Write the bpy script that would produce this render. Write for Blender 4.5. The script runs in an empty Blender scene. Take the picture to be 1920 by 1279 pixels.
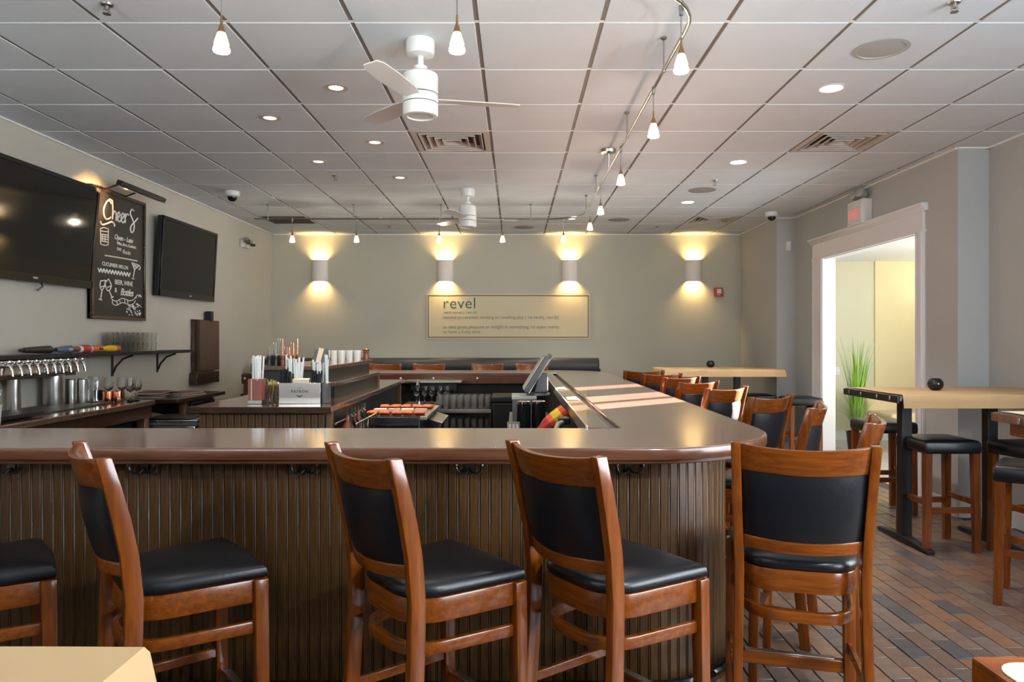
import bpy, bmesh, math, random
from mathutils import Vector, Matrix

random.seed(11)
sc = bpy.context.scene
COL = sc.collection
PI = math.pi

# ------------------------------------------------------------------ camera, world, sun, big lights, exposure
CZ = 1.44                       # eye height
F = 1344.0                      # focal length in pixels of the 1920 px wide frame
cam = bpy.data.cameras.new('camera')
cam.sensor_width = 36.0
cam.lens = 36.0 * F / 1920.0
cam.shift_x = -6.0 / 1920.0
cam.shift_y = -3.5 / 1920.0
cam.clip_start = 0.05
co = bpy.data.objects.new('camera', cam)
co.location = (0, 0, CZ)
co.rotation_euler = (PI / 2, 0, 0)
COL.objects.link(co)
sc.camera = co

sc.view_settings.view_transform = 'Standard'
sc.view_settings.look = 'None'
sc.view_settings.gamma = 1.0
sc.view_settings.use_curve_mapping = False
sc.view_settings.exposure = 0.86
sc.cycles.use_denoising = True
sc.cycles.max_bounces = 12
sc.cycles.diffuse_bounces = 4
sc.cycles.glossy_bounces = 4
sc.cycles.transmission_bounces = 12
sc.cycles.sample_clamp_indirect = 6.0
sc.cycles.caustics_reflective = False
sc.cycles.caustics_refractive = False

w = bpy.data.worlds.new('world')
sc.world = w
w.use_nodes = True
bg = w.node_tree.nodes['Background']
bg.inputs[0].default_value = (0.80, 0.90, 1.0, 1)
bg.inputs[1].default_value = 1.6


def light(name, kind, loc, energy, col=(1, 1, 1), direction=None, **kw):
    l = bpy.data.lights.new(name, kind)
    l.energy = energy
    l.color = col
    for k, v in kw.items():
        setattr(l, k, v)
    o = bpy.data.objects.new(name, l)
    o.location = loc
    if direction is not None:
        o.rotation_euler = Vector(direction).to_track_quat('-Z', 'Y').to_euler()
    COL.objects.link(o)
    return o


# sun low over the hall door
_e = math.radians(10.5)
light('sun', 'SUN', (6, 10, 5), 210.0, (1.0, 0.90, 0.80),
      (-0.77 * math.cos(_e), -0.64 * math.cos(_e), -math.sin(_e)), angle=math.radians(0.5))
# daylight through the window to the right of the viewer
light('daylight_right', 'AREA', (3.74, 0.9, 1.65), 205, (0.82, 0.92, 1.0), (-1, 0.35, 0.08), shape='RECTANGLE', size=4.4, size_y=1.8)
# the photographer's flash on its stand
light('flash', 'POINT', (1.06, 0.85, 1.92), 45, (0.90, 0.97, 1.0), shadow_soft_size=0.04)
light('ceiling_fill', 'AREA', (-2.3, -0.4, 2.0), 50, (0.95, 0.98, 1.0), (-0.15, 0.7, 1), shape='DISK', size=0.8)  # added fill aimed upward to brighten the near ceiling
# added fill for the hall beyond the door, no window behind it
light('hall_fill', 'AREA', (5.75, 6.9, 1.35), 85, (0.97, 0.98, 1.0), (-1, 0.35, 0.75), shape='RECTANGLE', size=2.2, size_y=1.9)


# ------------------------------------------------------------------ materials
def _new(name):
    m = bpy.data.materials.new(name)
    m.use_nodes = True
    nt = m.node_tree
    return m, nt, nt.nodes['Principled BSDF']


def mat(name, col, rough=0.5, metal=0.0, var=0.0, scale=8.0, bump=0.0, bscale=60.0, coat=0.0, spec=0.5, trans=0.0, ior=1.45,
        emit=0.0, ecol=None, sheen=0.0, stretch=(1, 1, 1)):
    m, nt, b = _new(name)
    b.inputs['Roughness'].default_value = rough
    b.inputs['Metallic'].default_value = metal
    b.inputs['Specular IOR Level'].default_value = spec
    b.inputs['Coat Weight'].default_value = coat
    b.inputs['Coat Roughness'].default_value = 0.08
    b.inputs['Transmission Weight'].default_value = trans
    b.inputs['IOR'].default_value = ior
    b.inputs['Base Color'].default_value = (*col, 1)
    if emit:
        b.inputs['Emission Color'].default_value = (*(ecol or col), 1)
        b.inputs['Emission Strength'].default_value = emit
    tc = nt.nodes.new('ShaderNodeTexCoord')
    mp = nt.nodes.new('ShaderNodeMapping')
    mp.inputs['Scale'].default_value = stretch
    nt.links.new(tc.outputs['Object'], mp.inputs['Vector'])
    if var:
        n = nt.nodes.new('ShaderNodeTexNoise')
        n.inputs['Scale'].default_value = scale
        n.inputs['Detail'].default_value = 4
        r = nt.nodes.new('ShaderNodeValToRGB')
        r.color_ramp.elements[0].position = 0.3
        r.color_ramp.elements[1].position = 0.7
        r.color_ramp.elements[0].color = (*[c * (1 - var) for c in col], 1)
        r.color_ramp.elements[1].color = (*[min(1, c * (1 + var)) for c in col], 1)
        nt.links.new(mp.outputs['Vector'], n.inputs['Vector'])
        nt.links.new(n.outputs['Fac'], r.inputs['Fac'])
        nt.links.new(r.outputs['Color'], b.inputs['Base Color'])
    if bump:
        n = nt.nodes.new('ShaderNodeTexNoise')
        n.inputs['Scale'].default_value = bscale
        n.inputs['Detail'].default_value = 3
        bp = nt.nodes.new('ShaderNodeBump')
        bp.inputs['Strength'].default_value = bump
        bp.inputs['Distance'].default_value = 0.004
        nt.links.new(mp.outputs['Vector'], n.inputs['Vector'])
        nt.links.new(n.outputs['Fac'], bp.inputs['Height'])
        nt.links.new(bp.outputs['Normal'], b.inputs['Normal'])
    return m


def wood(name, dark, lite, stretch, rough=0.3, coat=0.3, scale=6.0, bump=0.05, joints=None):
    m, nt, b = _new(name)
    tc = nt.nodes.new('ShaderNodeTexCoord')
    mp = nt.nodes.new('ShaderNodeMapping')
    mp.inputs['Scale'].default_value = stretch
    n1 = nt.nodes.new('ShaderNodeTexNoise')
    n1.inputs['Scale'].default_value = scale
    n1.inputs['Detail'].default_value = 8
    n1.inputs['Roughness'].default_value = 0.62
    n1.inputs['Distortion'].default_value = 0.35
    r = nt.nodes.new('ShaderNodeValToRGB')
    r.color_ramp.elements[0].position = 0.32
    r.color_ramp.elements[1].position = 0.70
    r.color_ramp.elements[0].color = (*dark, 1)
    r.color_ramp.elements[1].color = (*lite, 1)
    nt.links.new(tc.outputs['Object'], mp.inputs['Vector'])
    nt.links.new(mp.outputs['Vector'], n1.inputs['Vector'])
    nt.links.new(n1.outputs['Fac'], r.inputs['Fac'])
    nt.links.new(r.outputs['Color'], b.inputs['Base Color'])
    b.inputs['Roughness'].default_value = rough
    b.inputs['Coat Weight'].default_value = coat
    b.inputs['Coat Roughness'].default_value = 0.12
    bp = nt.nodes.new('ShaderNodeBump')
    bp.inputs['Strength'].default_value = bump
    bp.inputs['Distance'].default_value = 0.003
    nt.links.new(n1.outputs['Fac'], bp.inputs['Height'])
    nt.links.new(bp.outputs['Normal'], b.inputs['Normal'])
    return m


M = {}
M['tile'] = mat('ceiling_tile', (0.645, 0.70, 0.735), 0.9, var=0.03, scale=3, bump=0.25, bscale=120)
M['tbar_shaded'] = mat('runner_shade_grey', (0.20, 0.18, 0.16), 0.6)  # grey stands in for the shade along the long tile edges
M['tcross'] = mat('cross_white', (0.85, 0.84, 0.82), 0.5)  # white stands in for tile edges catching light; also the ceiling edge trim
M['plenum'] = mat('plenum', (0.25, 0.25, 0.25), 0.9)
M['wall'] = mat('sage_paint', (0.52, 0.515, 0.435), 0.75, var=0.025, scale=1.6, bump=0.06, bscale=90)
M['wallw'] = mat('warm_grey_paint', (0.53, 0.51, 0.45), 0.75, var=0.025, scale=1.6, bump=0.06, bscale=90)
M['wallr'] = mat('grey_paint', (0.455, 0.475, 0.470), 0.75, var=0.02, scale=1.6, bump=0.06, bscale=90)
M['lightsink'] = mat('dark_light_sink', (0.10, 0.10, 0.095), 0.75, var=0.02, scale=1.6)
M['white'] = mat('white_paint', (0.78, 0.78, 0.77), 0.4)
M['trim'] = mat('trim_paint', (0.78, 0.78, 0.80), 0.35)
M['cream'] = mat('cream_paint', (0.70, 0.66, 0.48), 0.8, var=0.02, scale=2)
M['yellow'] = mat('yellow_paint', (0.80, 0.69, 0.40), 0.8, var=0.02, scale=2)
M['halltile'] = mat('hall_floor_tile', (0.50, 0.48, 0.44), 0.25, var=0.08, scale=5)
M['grout'] = mat('mortar', (0.060, 0.048, 0.042), 0.9, var=0.2, scale=30)
BR = [(0.165, 0.100, 0.074), (0.190, 0.120, 0.090), (0.130, 0.093, 0.080), (0.215, 0.116, 0.072), (0.092, 0.080, 0.079), (0.172, 0.122, 0.098)]
for i, c in enumerate(BR):
    M['brick%d' % i] = mat('brick_tone', c, 0.34, var=0.22, scale=14, bump=0.25, bscale=35)
M['stoolwood'] = wood('stool_wood', (0.118, 0.025, 0.002), (0.250, 0.060, 0.004), (9, 9, 0.9), 0.26, 0.4, 5)
M['stoolrail'] = wood('stool_rail_wood', (0.118, 0.025, 0.002), (0.250, 0.060, 0.004), (0.9, 9, 14), 0.26, 0.4, 5)
M['barwood'] = wood('bar_wood', (0.075, 0.024, 0.010), (0.150, 0.053, 0.023), (1.2, 14, 14), 0.28, 0.35, 4, 0.02)
M['bartop_lit'] = wood('bar_top_wood_lit', (0.185, 0.078, 0.052), (0.400, 0.220, 0.168), (0.8, 20, 14), 0.11, 1.0, 4, 0.01)  # lighter than the edge wood: reflected room light put into the colour
M['barwoody'] = wood('bar_wood_long', (0.075, 0.040, 0.028), (0.125, 0.072, 0.050), (14, 1.2, 14), 0.14, 0.9, 4, 0.02)
M['panelwood'] = wood('panel_wood', (0.034, 0.013, 0.003), (0.110, 0.047, 0.008), (18, 18, 1.4), 0.42, 0.08, 4)
M['groove'] = mat('groove_dark', (0.012, 0.008, 0.005), 0.6)
M['darkwood'] = wood('dark_wood', (0.022, 0.010, 0.006), (0.055, 0.026, 0.015), (2, 10, 10), 0.25, 0.5, 4)
M['midwood'] = wood('mid_wood', (0.090, 0.045, 0.022), (0.19, 0.10, 0.05), (10, 10, 1.5), 0.35, 0.3, 4)
M['menuwood'] = wood('menu_wood', (0.060, 0.028, 0.018), (0.095, 0.046, 0.030), (10, 10, 1.5), 0.45, 0.1, 3)
M['leather'] = mat('black_vinyl', (0.006, 0.0065, 0.009), 0.34, bump=0.12, bscale=90, spec=0.55)
M['banq'] = mat('charcoal_vinyl', (0.045, 0.047, 0.052), 0.42, bump=0.12, bscale=70)
M['black'] = mat('black_plastic', (0.012, 0.012, 0.013), 0.4)
M['blackgloss'] = mat('black_gloss', (0.008, 0.008, 0.009), 0.12)
M['screen'] = mat('screen_glass', (0.010, 0.010, 0.010), 0.07, spec=0.3)
M['blackmetal'] = mat('black_metal', (0.015, 0.015, 0.016), 0.45, metal=0.3)
M['iron'] = mat('dark_iron', (0.10, 0.09, 0.08), 0.28, metal=0.9)
M['steel'] = mat('brushed_steel', (0.55, 0.53, 0.50), 0.28, metal=1.0, bump=0.04, bscale=200, stretch=(1, 1, 0.05))
M['chrome'] = mat('chrome', (0.78, 0.77, 0.75), 0.10, metal=1.0)
M['nickel'] = mat('satin_nickel', (0.42, 0.40, 0.37), 0.3, metal=1.0)
M['brass'] = mat('antique_brass', (0.42, 0.27, 0.13), 0.35, metal=1.0)
M['copper'] = mat('copper', (0.72, 0.30, 0.18), 0.22, metal=1.0)
M['glass'] = mat('clear_glass', (0.97, 0.98, 0.97), 0.02, trans=1.0, ior=1.45)
M['whitened'] = mat('whitened_glass', (0.95, 0.97, 0.96), 0.08, trans=0.90, ior=1.4)  # whitish body stands in for bright reflections in the tumblers
M['thinglass'] = mat('thin_glass', (0.99, 0.99, 0.98), 0.03, trans=1.0, ior=1.18)
M['creampaper'] = mat('cream_paper', (0.46, 0.39, 0.28), 0.8, var=0.04, scale=6)
M['slip'] = mat('slip_paper', (0.26, 0.235, 0.14), 0.8)
M['frost'] = mat('frosted_glass', (0.95, 0.88, 0.80), 0.35, trans=0.9, emit=0.25, ecol=(1.0, 0.84, 0.66))
M['bulb'] = mat('warm_bulb', (1, 0.8, 0.5), 0.5, emit=7, ecol=(1.0, 0.82, 0.58))
M['sconcebulb'] = mat('sconce_bulb', (1, 0.8, 0.5), 0.5, emit=16, ecol=(1.0, 0.72, 0.38))
M['led'] = mat('led_panel', (1, 1, 1), 0.5, emit=9, ecol=(1.0, 0.92, 0.82))
M['ledwarm'] = mat('halogen', (1, 1, 1), 0.5, emit=1.6, ecol=(1.0, 0.80, 0.56))
M['sconce'] = mat('sconce_plaster', (0.88, 0.84, 0.80), 0.6)
M['kraft'] = mat('kraft_paper', (0.50, 0.325, 0.165), 0.75, var=0.06, scale=3, bump=0.25, bscale=6)
M['kraftpale'] = mat('pale_kraft', (0.62, 0.50, 0.36), 0.75, var=0.05, scale=4, bump=0.2, bscale=8)
M['sign'] = mat('sign_cream', (0.66, 0.585, 0.39), 0.5)
M['signline'] = mat('sign_line', (0.10, 0.085, 0.05), 0.5)
M['teal'] = mat('teal_letter', (0.015, 0.11, 0.10), 0.5)
M['taupe'] = mat('taupe_letter', (0.20, 0.165, 0.10), 0.5)
M['chalkboard'] = mat('chalkboard', (0.020, 0.018, 0.017), 0.55, var=0.25, scale=5)
M['chalk'] = mat('chalk', (0.82, 0.80, 0.76), 0.9)
M['red'] = mat('red_plastic', (0.50, 0.03, 0.03), 0.35)
M['redlit'] = mat('exit_red', (0.80, 0.25, 0.24), 0.4, emit=0.2, ecol=(1.0, 0.2, 0.2))
M['redbox'] = mat('red_brown_card', (0.26, 0.085, 0.065), 0.5, var=0.1, scale=20)
M['straw'] = mat('white_straw', (0.75, 0.77, 0.76), 0.4)
M['cup'] = mat('white_cup', (0.72, 0.73, 0.70), 0.35)
M['bamboo'] = mat('bamboo_pick', (0.55, 0.47, 0.20), 0.6)
M['napkin'] = mat('paper_napkin', (0.72, 0.62, 0.46), 0.8)
M['brownbottle'] = mat('brown_ceramic', (0.16, 0.045, 0.02), 0.25)
M['orange'] = mat('orange_pack', (0.62, 0.13, 0.04), 0.4, var=0.3, scale=25)
M['redorange'] = mat('red_orange', (0.85, 0.10, 0.03), 0.3, var=0.25, scale=18)
M['yellowp'] = mat('yellow_plastic', (0.85, 0.52, 0.02), 0.35)
M['bluep'] = mat('steel_blue', (0.10, 0.16, 0.22), 0.3)
M['amber'] = mat('amber_plastic', (0.55, 0.17, 0.04), 0.35)
M['grey'] = mat('grey_plastic', (0.10, 0.105, 0.11), 0.4)
M['lgrey'] = mat('light_grey', (0.40, 0.40, 0.38), 0.4)
M['blade'] = mat('fan_blade', (0.62, 0.61, 0.59), 0.5)
M['fan'] = mat('fan_white', (0.78, 0.80, 0.78), 0.35)
M['ventm'] = mat('vent_taupe', (0.50, 0.46, 0.41), 0.5)
M['ventd'] = mat('vent_dark', (0.06, 0.05, 0.045), 0.8)
M['speaker'] = mat('speaker_grille', (0.40, 0.40, 0.38), 0.8, bump=0.3, bscale=300)
M['speakerd'] = mat('speaker_grille_grey', (0.30, 0.29, 0.28), 0.8, bump=0.3, bscale=300)
M['grassa'] = mat('grass_blade', (0.22, 0.46, 0.03), 0.5, var=0.35, scale=6)
M['grassb'] = mat('grass_low', (0.30, 0.44, 0.12), 0.6, var=0.3, scale=9)
M['mat'] = mat('rubber_mat', (0.05, 0.042, 0.036), 0.5, bump=0.4, bscale=120)
M['white2'] = mat('bucket_white', (0.62, 0.64, 0.66), 0.35)
M['menured'] = mat('menu_red', (0.13, 0.035, 0.03), 0.4)
M['beige'] = mat('beige_fabric', (0.62, 0.50, 0.30), 0.9, bump=0.3, bscale=80)


# ------------------------------------------------------------------ geometry helpers
class MB:
    def __init__(s):
        s.v = []
        s.f = []

    def box(s, x0, y0, z0, x1, y1, z1):
        i = len(s.v)
        s.v += [(x0, y0, z0), (x1, y0, z0), (x1, y1, z0), (x0, y1, z0), (x0, y0, z1), (x1, y0, z1), (x1, y1, z1), (x0, y1, z1)]
        s.f += [[i + k for k in q] for q in ((0, 3, 2, 1), (4, 5, 6, 7), (0, 1, 5, 4), (1, 2, 6, 5), (2, 3, 7, 6), (3, 0, 4, 7))]
        return s

    def obox(s, c, size, R=None):
        i = len(s.v)
        hx, hy, hz = [k / 2 for k in size]
        R = R or Matrix.Identity(3)
        c = Vector(c)
        for p in ((-hx, -hy, -hz), (hx, -hy, -hz), (hx, hy, -hz), (-hx, hy, -hz), (-hx, -hy, hz), (hx, -hy, hz), (hx, hy, hz), (-hx, hy, hz)):
            s.v.append(tuple(c + R @ Vector(p)))
        s.f += [[i + k for k in q] for q in ((0, 3, 2, 1), (4, 5, 6, 7), (0, 1, 5, 4), (1, 2, 6, 5), (2, 3, 7, 6), (3, 0, 4, 7))]
        return s

    def prism(s, poly, z0, z1):
        i = len(s.v)
        n = len(poly)
        s.v += [(p[0], p[1], z0) for p in poly] + [(p[0], p[1], z1) for p in poly]
        s.f.append([i + k for k in range(n)][::-1])
        s.f.append([i + n + k for k in range(n)])
        for k in range(n):
            s.f.append([i + k, i + (k + 1) % n, i + n + (k + 1) % n, i + n + k])
        return s

    def loft(s, secs, caps=True, closed=False):
        n = len(secs[0])
        i = len(s.v)
        for sec in secs:
            s.v += [tuple(p) for p in sec]
        m = len(secs)
        for a in range(m - (0 if closed else 1)):
            b = (a + 1) % m
            for k in range(n):
                s.f.append([i + a * n + k, i + a * n + (k + 1) % n, i + b * n + (k + 1) % n, i + b * n + k])
        if caps and not closed:
            s.f.append([i + k for k in range(n)][::-1])
            s.f.append([i + (m - 1) * n + k for k in range(n)])
        return s

    def tube(s, pts, r, n=8, closed=False):
        pts = [Vector(p) for p in pts]
        rs = r if isinstance(r, (list, tuple)) else [r] * len(pts)
        secs = []
        m = len(pts)
        ref = None
        for k in range(m):
            if closed:
                t = pts[(k + 1) % m] - pts[k - 1]
            else:
                t = pts[min(k + 1, m - 1)] - pts[max(k - 1, 0)]
            t.normalize()
            if ref is None:
                ref = Vector((0, 0, 1)) if abs(t.z) < 0.9 else Vector((1, 0, 0))
            a = (ref - t * ref.dot(t)).normalized()
            ref = a
            b = t.cross(a)
            secs.append([pts[k] + (a * math.cos(2 * PI * j / n) + b * math.sin(2 * PI * j / n)) * rs[k] for j in range(n)])
        return s.loft(secs, True, closed)

    def lathe(s, prof, n=16, c=(0, 0, 0), R=None):
        c = Vector(c)
        R = R or Matrix.Identity(3)
        secs = []
        for (r, z) in prof:
            r = max(r, 0.0004)
            secs.append([c + R @ Vector((r * math.cos(2 * PI * j / n), r * math.sin(2 * PI * j / n), z)) for j in range(n)])
        return s.loft(secs, True)

    def rail(s, pts, w, h, up=(0, 0, 1)):
        """rectangular bar swept along pts: w across, h along up"""
        pts = [Vector(p) for p in pts]
        up = Vector(up)
        m = len(pts)
        secs = []
        for k in range(m):
            t = (pts[min(k + 1, m - 1)] - pts[max(k - 1, 0)]).normalized()
            sd = t.cross(up).normalized()
            u = up if isinstance(h, (int, float)) else up
            hh = h / 2
            secs.append([pts[k] - sd * w / 2 - u * hh, pts[k] + sd * w / 2 - u * hh, pts[k] + sd * w / 2 + u * hh, pts[k] - sd * w / 2 + u * hh])
        return s.loft(secs)

    def mesh(s, name, m, bevel=0.0, seg=2, smooth=35):
        me = bpy.data.meshes.new(name)
        me.from_pydata([tuple(v) for v in s.v], [], s.f)
        bm = bmesh.new()
        bm.from_mesh(me)
        bmesh.ops.recalc_face_normals(bm, faces=bm.faces)
        if bevel:
            ed = [e for e in bm.edges if len(e.link_faces) == 2 and e.calc_face_angle(0) > math.radians(40)]
            res = bmesh.ops.bevel(bm, geom=ed, offset=bevel, segments=seg, affect='EDGES', profile=0.5, clamp_overlap=True)
            new = set(res['faces'])
            for f in bm.faces:      # flat sides stay flat, rounded edges and bent runs are smooth
                f.smooth = f in new or any(g is not f and g not in new for e in f.edges for g in e.link_faces)
        else:
            for f in bm.faces:
                f.smooth = smooth > 0
        bm.to_mesh(me)
        bm.free()
        if smooth > 0:
            flags = [p.use_smooth for p in me.polygons]
            me.set_sharp_from_angle(angle=math.radians(smooth))
            me.polygons.foreach_set('use_smooth', flags)
        me.materials.append(m)
        return me

    def build(s, name, m, parent=None, bevel=0.0, seg=2, smooth=35):
        return put(name, s.mesh(name, m, bevel, seg, smooth), parent)


def put(name, data, parent=None, loc=None, rot=None):
    o = bpy.data.objects.new(name, data)
    COL.objects.link(o)
    if parent:
        o.parent = parent
    if loc:
        o.location = loc
    if rot:
        o.rotation_euler = rot
    return o


def tag(o, label, cat, group=None):
    o['label'] = label
    o['category'] = cat
    if group:
        o['group'] = group
    return o


def thing(name, label, cat, loc=(0, 0, 0), rz=0.0, group=None):
    o = bpy.data.objects.new(name, None)
    o.empty_display_size = 0.1
    COL.objects.link(o)
    o.location = loc
    o.rotation_euler = (0, 0, rz)
    return tag(o, label, cat, group)


def structure(o):
    o['kind'] = 'structure'
    return o


def dup(root, loc, rz, label, group=None):
    r = root.copy()
    COL.objects.link(r)
    r.location = loc
    r.rotation_euler = (0, 0, rz)
    r['label'] = label
    if group:
        r['group'] = group
    for ch in list(root.children):
        c = ch.copy()
        COL.objects.link(c)
        c.parent = r
        for g in ch.children:
            d = g.copy()
            COL.objects.link(d)
            d.parent = c
    return r


def text(name, body, size, m, loc, rot, parent=None, ext=0.001, align='LEFT', shear=0.0, bold=0.0, spacing=1.0):
    cu = bpy.data.curves.new(name, 'FONT')
    cu.body = body
    cu.size = size
    cu.extrude = ext
    cu.align_x = align
    cu.shear = shear
    cu.offset = bold
    cu.space_character = spacing
    cu.materials.append(m)
    tmp = bpy.data.objects.new('tmp', cu)
    COL.objects.link(tmp)
    bpy.context.view_layer.update()
    me = bpy.data.meshes.new_from_object(tmp.evaluated_get(bpy.context.evaluated_depsgraph_get()))
    bpy.data.objects.remove(tmp)
    if not me.materials:
        me.materials.append(m)
    return put(name, me, parent, loc, rot)


def arc(cx, cy, r, a0, a1, n):
    return [(cx + r * math.cos(math.radians(a0 + (a1 - a0) * k / n)), cy + r * math.sin(math.radians(a0 + (a1 - a0) * k / n))) for k in range(n + 1)]


RX = Matrix.Rotation
# ------------------------------------------------------------------ room shell
CEIL = 2.984
XL, XR1, XR2, XR3 = -3.575, 3.82, 3.57, 3.32
YB, YF = 10.55, -2.6
Y12, Y23 = 5.78, 9.10


def slab(name, m, *boxes, parent=None, bevel=0.0):
    b = MB()
    for q in boxes:
        b.box(*q)
    o = b.build(name, m, parent, bevel)
    return structure(o)


slab('wall_back', M['wall'], (XL - 0.2, YB, -0.1, XR2 + 0.4, YB + 0.15, 3.2))
slab('wall_left', M['wallw'], (XL - 0.15, YF - 0.15, -0.1, XL, YB, 3.2))
# unseen front wall behind the viewer, made dark to keep light off the stools
slab('wall_front', M['lightsink'], (XL, YF - 0.15, -0.1, XR1 + 0.15, YF, 3.2))
# right wall: near part (window opening beside the viewer), middle part with the door opening, far part
slab('wall_right', M['wallr'], (XR1, YF, -0.1, XR1 + 0.15, Y12, 0.7), (XR1, YF, 2.62, XR1 + 0.15, Y12, 3.2),
     (XR1, YF, 0.7, XR1 + 0.15, -1.5, 2.62), (XR1, 3.3, 0.7, XR1 + 0.15, Y12, 2.62))
slab('wall_right_middle', M['wallr'], (XR2, Y12, -0.1, XR2 + 0.13, 6.33, 3.2), (XR2, 8.31, -0.1, XR2 + 0.13, Y23, 3.2),
     (XR2, 6.33, 2.385, XR2 + 0.13, 8.31, 3.2), (XR2 + 0.13, Y12, -0.1, XR1 + 0.15, Y12 + 0.12, 3.2))
slab('wall_right_far', M['wallr'], (XR3, Y23, -0.1, XR2 + 0.13, YB, 3.2))


def window(name, axis, a0, a1, z0, z1, p, n):
    """real window: frame, mullions and panes in the opening"""
    root = bpy.data.objects.new(name, None)
    COL.objects.link(root)
    structure(root)
    b = MB()
    pn = []
    wdt = (a1 - a0) / n

    def bx(u0, u1, za, zb, t):
        if axis == 'x':
            b.box(u0, p - t, za, u1, p + t, zb)
        else:
            b.box(p - t, u0, za, p + t, u1, zb)
    bx(a0, a1, z0, z0 + 0.06, 0.04)
    bx(a0, a1, z1 - 0.06, z1, 0.04)
    for k in range(n + 1):
        c = a0 + k * wdt
        bx(max(a0, c - 0.03), min(a1, c + 0.03), z0 + 0.06, z1 - 0.06, 0.04)
    b.build('window_frame', M['trim'], root)
    for k in range(n):
        g = MB()
        if axis == 'x':
            g.box(a0 + k * wdt + 0.03, p - 0.004, z0 + 0.06, a0 + (k + 1) * wdt - 0.03, p + 0.004, z1 - 0.06)
        else:
            g.box(p - 0.004, a0 + k * wdt + 0.03, z0 + 0.06, p + 0.004, a0 + (k + 1) * wdt - 0.03, z1 - 0.06)
        g.build('pane', M['glass'], root)


window('window_1', 'y', -1.5, 3.3, 0.7, 2.62, XR1 + 0.07, 3)

# ---- ceiling: slab, suspended grid, tiles, each tile its own piece
ceiling = slab('ceiling', M['plenum'], (XL - 0.1, YF, 3.03, XR1 + 0.1, YB, 3.12))
TX0, TY0, TS = -0.187, 3.495, 0.61       # grid origin (column 4, row 0)
cols = [XL] + [TX0 + TS * (k - 4) for k in range(-1, 11)] + [XR1]
rows = [TY0 + TS * j for j in range(-2, 12)] + [YB]
b = MB()
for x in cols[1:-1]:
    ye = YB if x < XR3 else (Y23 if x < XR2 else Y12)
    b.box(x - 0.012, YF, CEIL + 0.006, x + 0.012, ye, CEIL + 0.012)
b.build('main_runner', M['tbar_shaded'], ceiling)
b = MB()
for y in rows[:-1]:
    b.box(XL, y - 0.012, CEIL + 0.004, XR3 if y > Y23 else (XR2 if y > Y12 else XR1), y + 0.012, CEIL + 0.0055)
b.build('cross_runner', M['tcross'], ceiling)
b = MB()
b.box(XL, YF, CEIL, XR1, rows[0] - 0.012, CEIL + 0.02)
b.build('plain_ceiling', M['tile'], ceiling)
tile_full = None
holes = []
for i in range(len(cols) - 1):
    for j in range(len(rows) - 1):
        x0, x1, y0, y1 = cols[i], cols[i + 1], rows[j], rows[j + 1]
        col_id = i - 2          # column index whose left edge is cols[i]
        row_id = j - 2
        if (col_id, row_id) in ((3, 3), (8, 3), (8, 9), (-1, 9)):
            holes.append((x0, x1, y0, y1))
            continue
        xm = XR3 if y0 > Y23 - 0.1 else (XR2 if y0 > Y12 - 0.2 else XR1)
        if x0 > xm - 0.02:
            continue
        xe = min(x1, xm)
        gx0 = 0.0 if i == 0 else 0.011
        gx1 = 0.0 if xe != x1 else 0.011
        full = abs((x1 - x0) - TS) < 1e-6 and abs((y1 - y0) - TS) < 1e-6 and xe == x1 and i > 0
        if full:
            if tile_full is None:
                h = TS / 2
                tile_full = MB().box(-h + 0.011, -h + 0.008, 0, h - 0.011, h - 0.008, 0.012).mesh('ceiling_tile', M['tile'], 0.0025, 1)
            put('ceiling_tile', tile_full, ceiling, ((x0 + x1) / 2, (y0 + y1) / 2, CEIL + random.uniform(-0.0006, 0.0006)))
        else:
            MB().box(x0 + gx0, y0 + 0.008, CEIL, xe - gx1, y1 - (0.008 if j < len(rows) - 2 else 0), CEIL + 0.012).build('ceiling_tile', M['tile'], ceiling, 0.0025, 1)
slab('trim_1', M['tcross'], (XL, YF, CEIL - 0.012, XL + 0.022, YB, CEIL + 0.004), (XL, YB - 0.022, CEIL - 0.012, XR3, YB, CEIL + 0.004),
     (XR3 - 0.022, Y23, CEIL - 0.012, XR3, YB, CEIL + 0.004), (XR2 - 0.022, Y12, CEIL - 0.012, XR2, Y23, CEIL + 0.004),
     (XR1 - 0.022, YF, CEIL - 0.012, XR1, Y12, CEIL + 0.004), (XR2, Y12 - 0.022, CEIL - 0.012, XR1, Y12, CEIL + 0.004),
     (XR3, Y23 - 0.022, CEIL - 0.012, XR2, Y23, CEIL + 0.004))

# ---- floor: mortar bed with brick pavers in running bond
floor = slab('floor', M['grout'], (XL - 0.1, YF, -0.12, XR2 + 0.05, YB, 0.0), (XR2 + 0.05, YF, -0.12, XR1, Y12, 0.0))
BW, BL, GAP = 0.0985, 0.203, 0.006
br_mesh = [MB().box(-(BW - GAP) / 2, -(BL - GAP) / 2, -0.02, (BW - GAP) / 2, (BL - GAP) / 2, 0.006).mesh('brick', M['brick%d' % k], 0.002, 1) for k in range(6)]
cand = []
i = 0
x = 0.55
while x < XR1 - 0.04:
    off = (BL / 2 if i % 2 else 0) + random.uniform(-0.012, 0.012)
    y = 1.4 + off
    while y < 9.4:
        if not (y > Y12 - 0.1 and x > XR2 - 0.04) and not (y > Y23 - 0.1 and x > XR3 - 0.04):
            px, py = 966 + x * F / y, 636 + CZ * F / y
            vis = 1320 < px < 1945 and 840 < py < 1300
            cand.append((y if vis else 100 + y, x, y))
        y += BL
    x += BW
    i += 1
cand.sort()
rest = [MB() for _ in range(6)]
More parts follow.
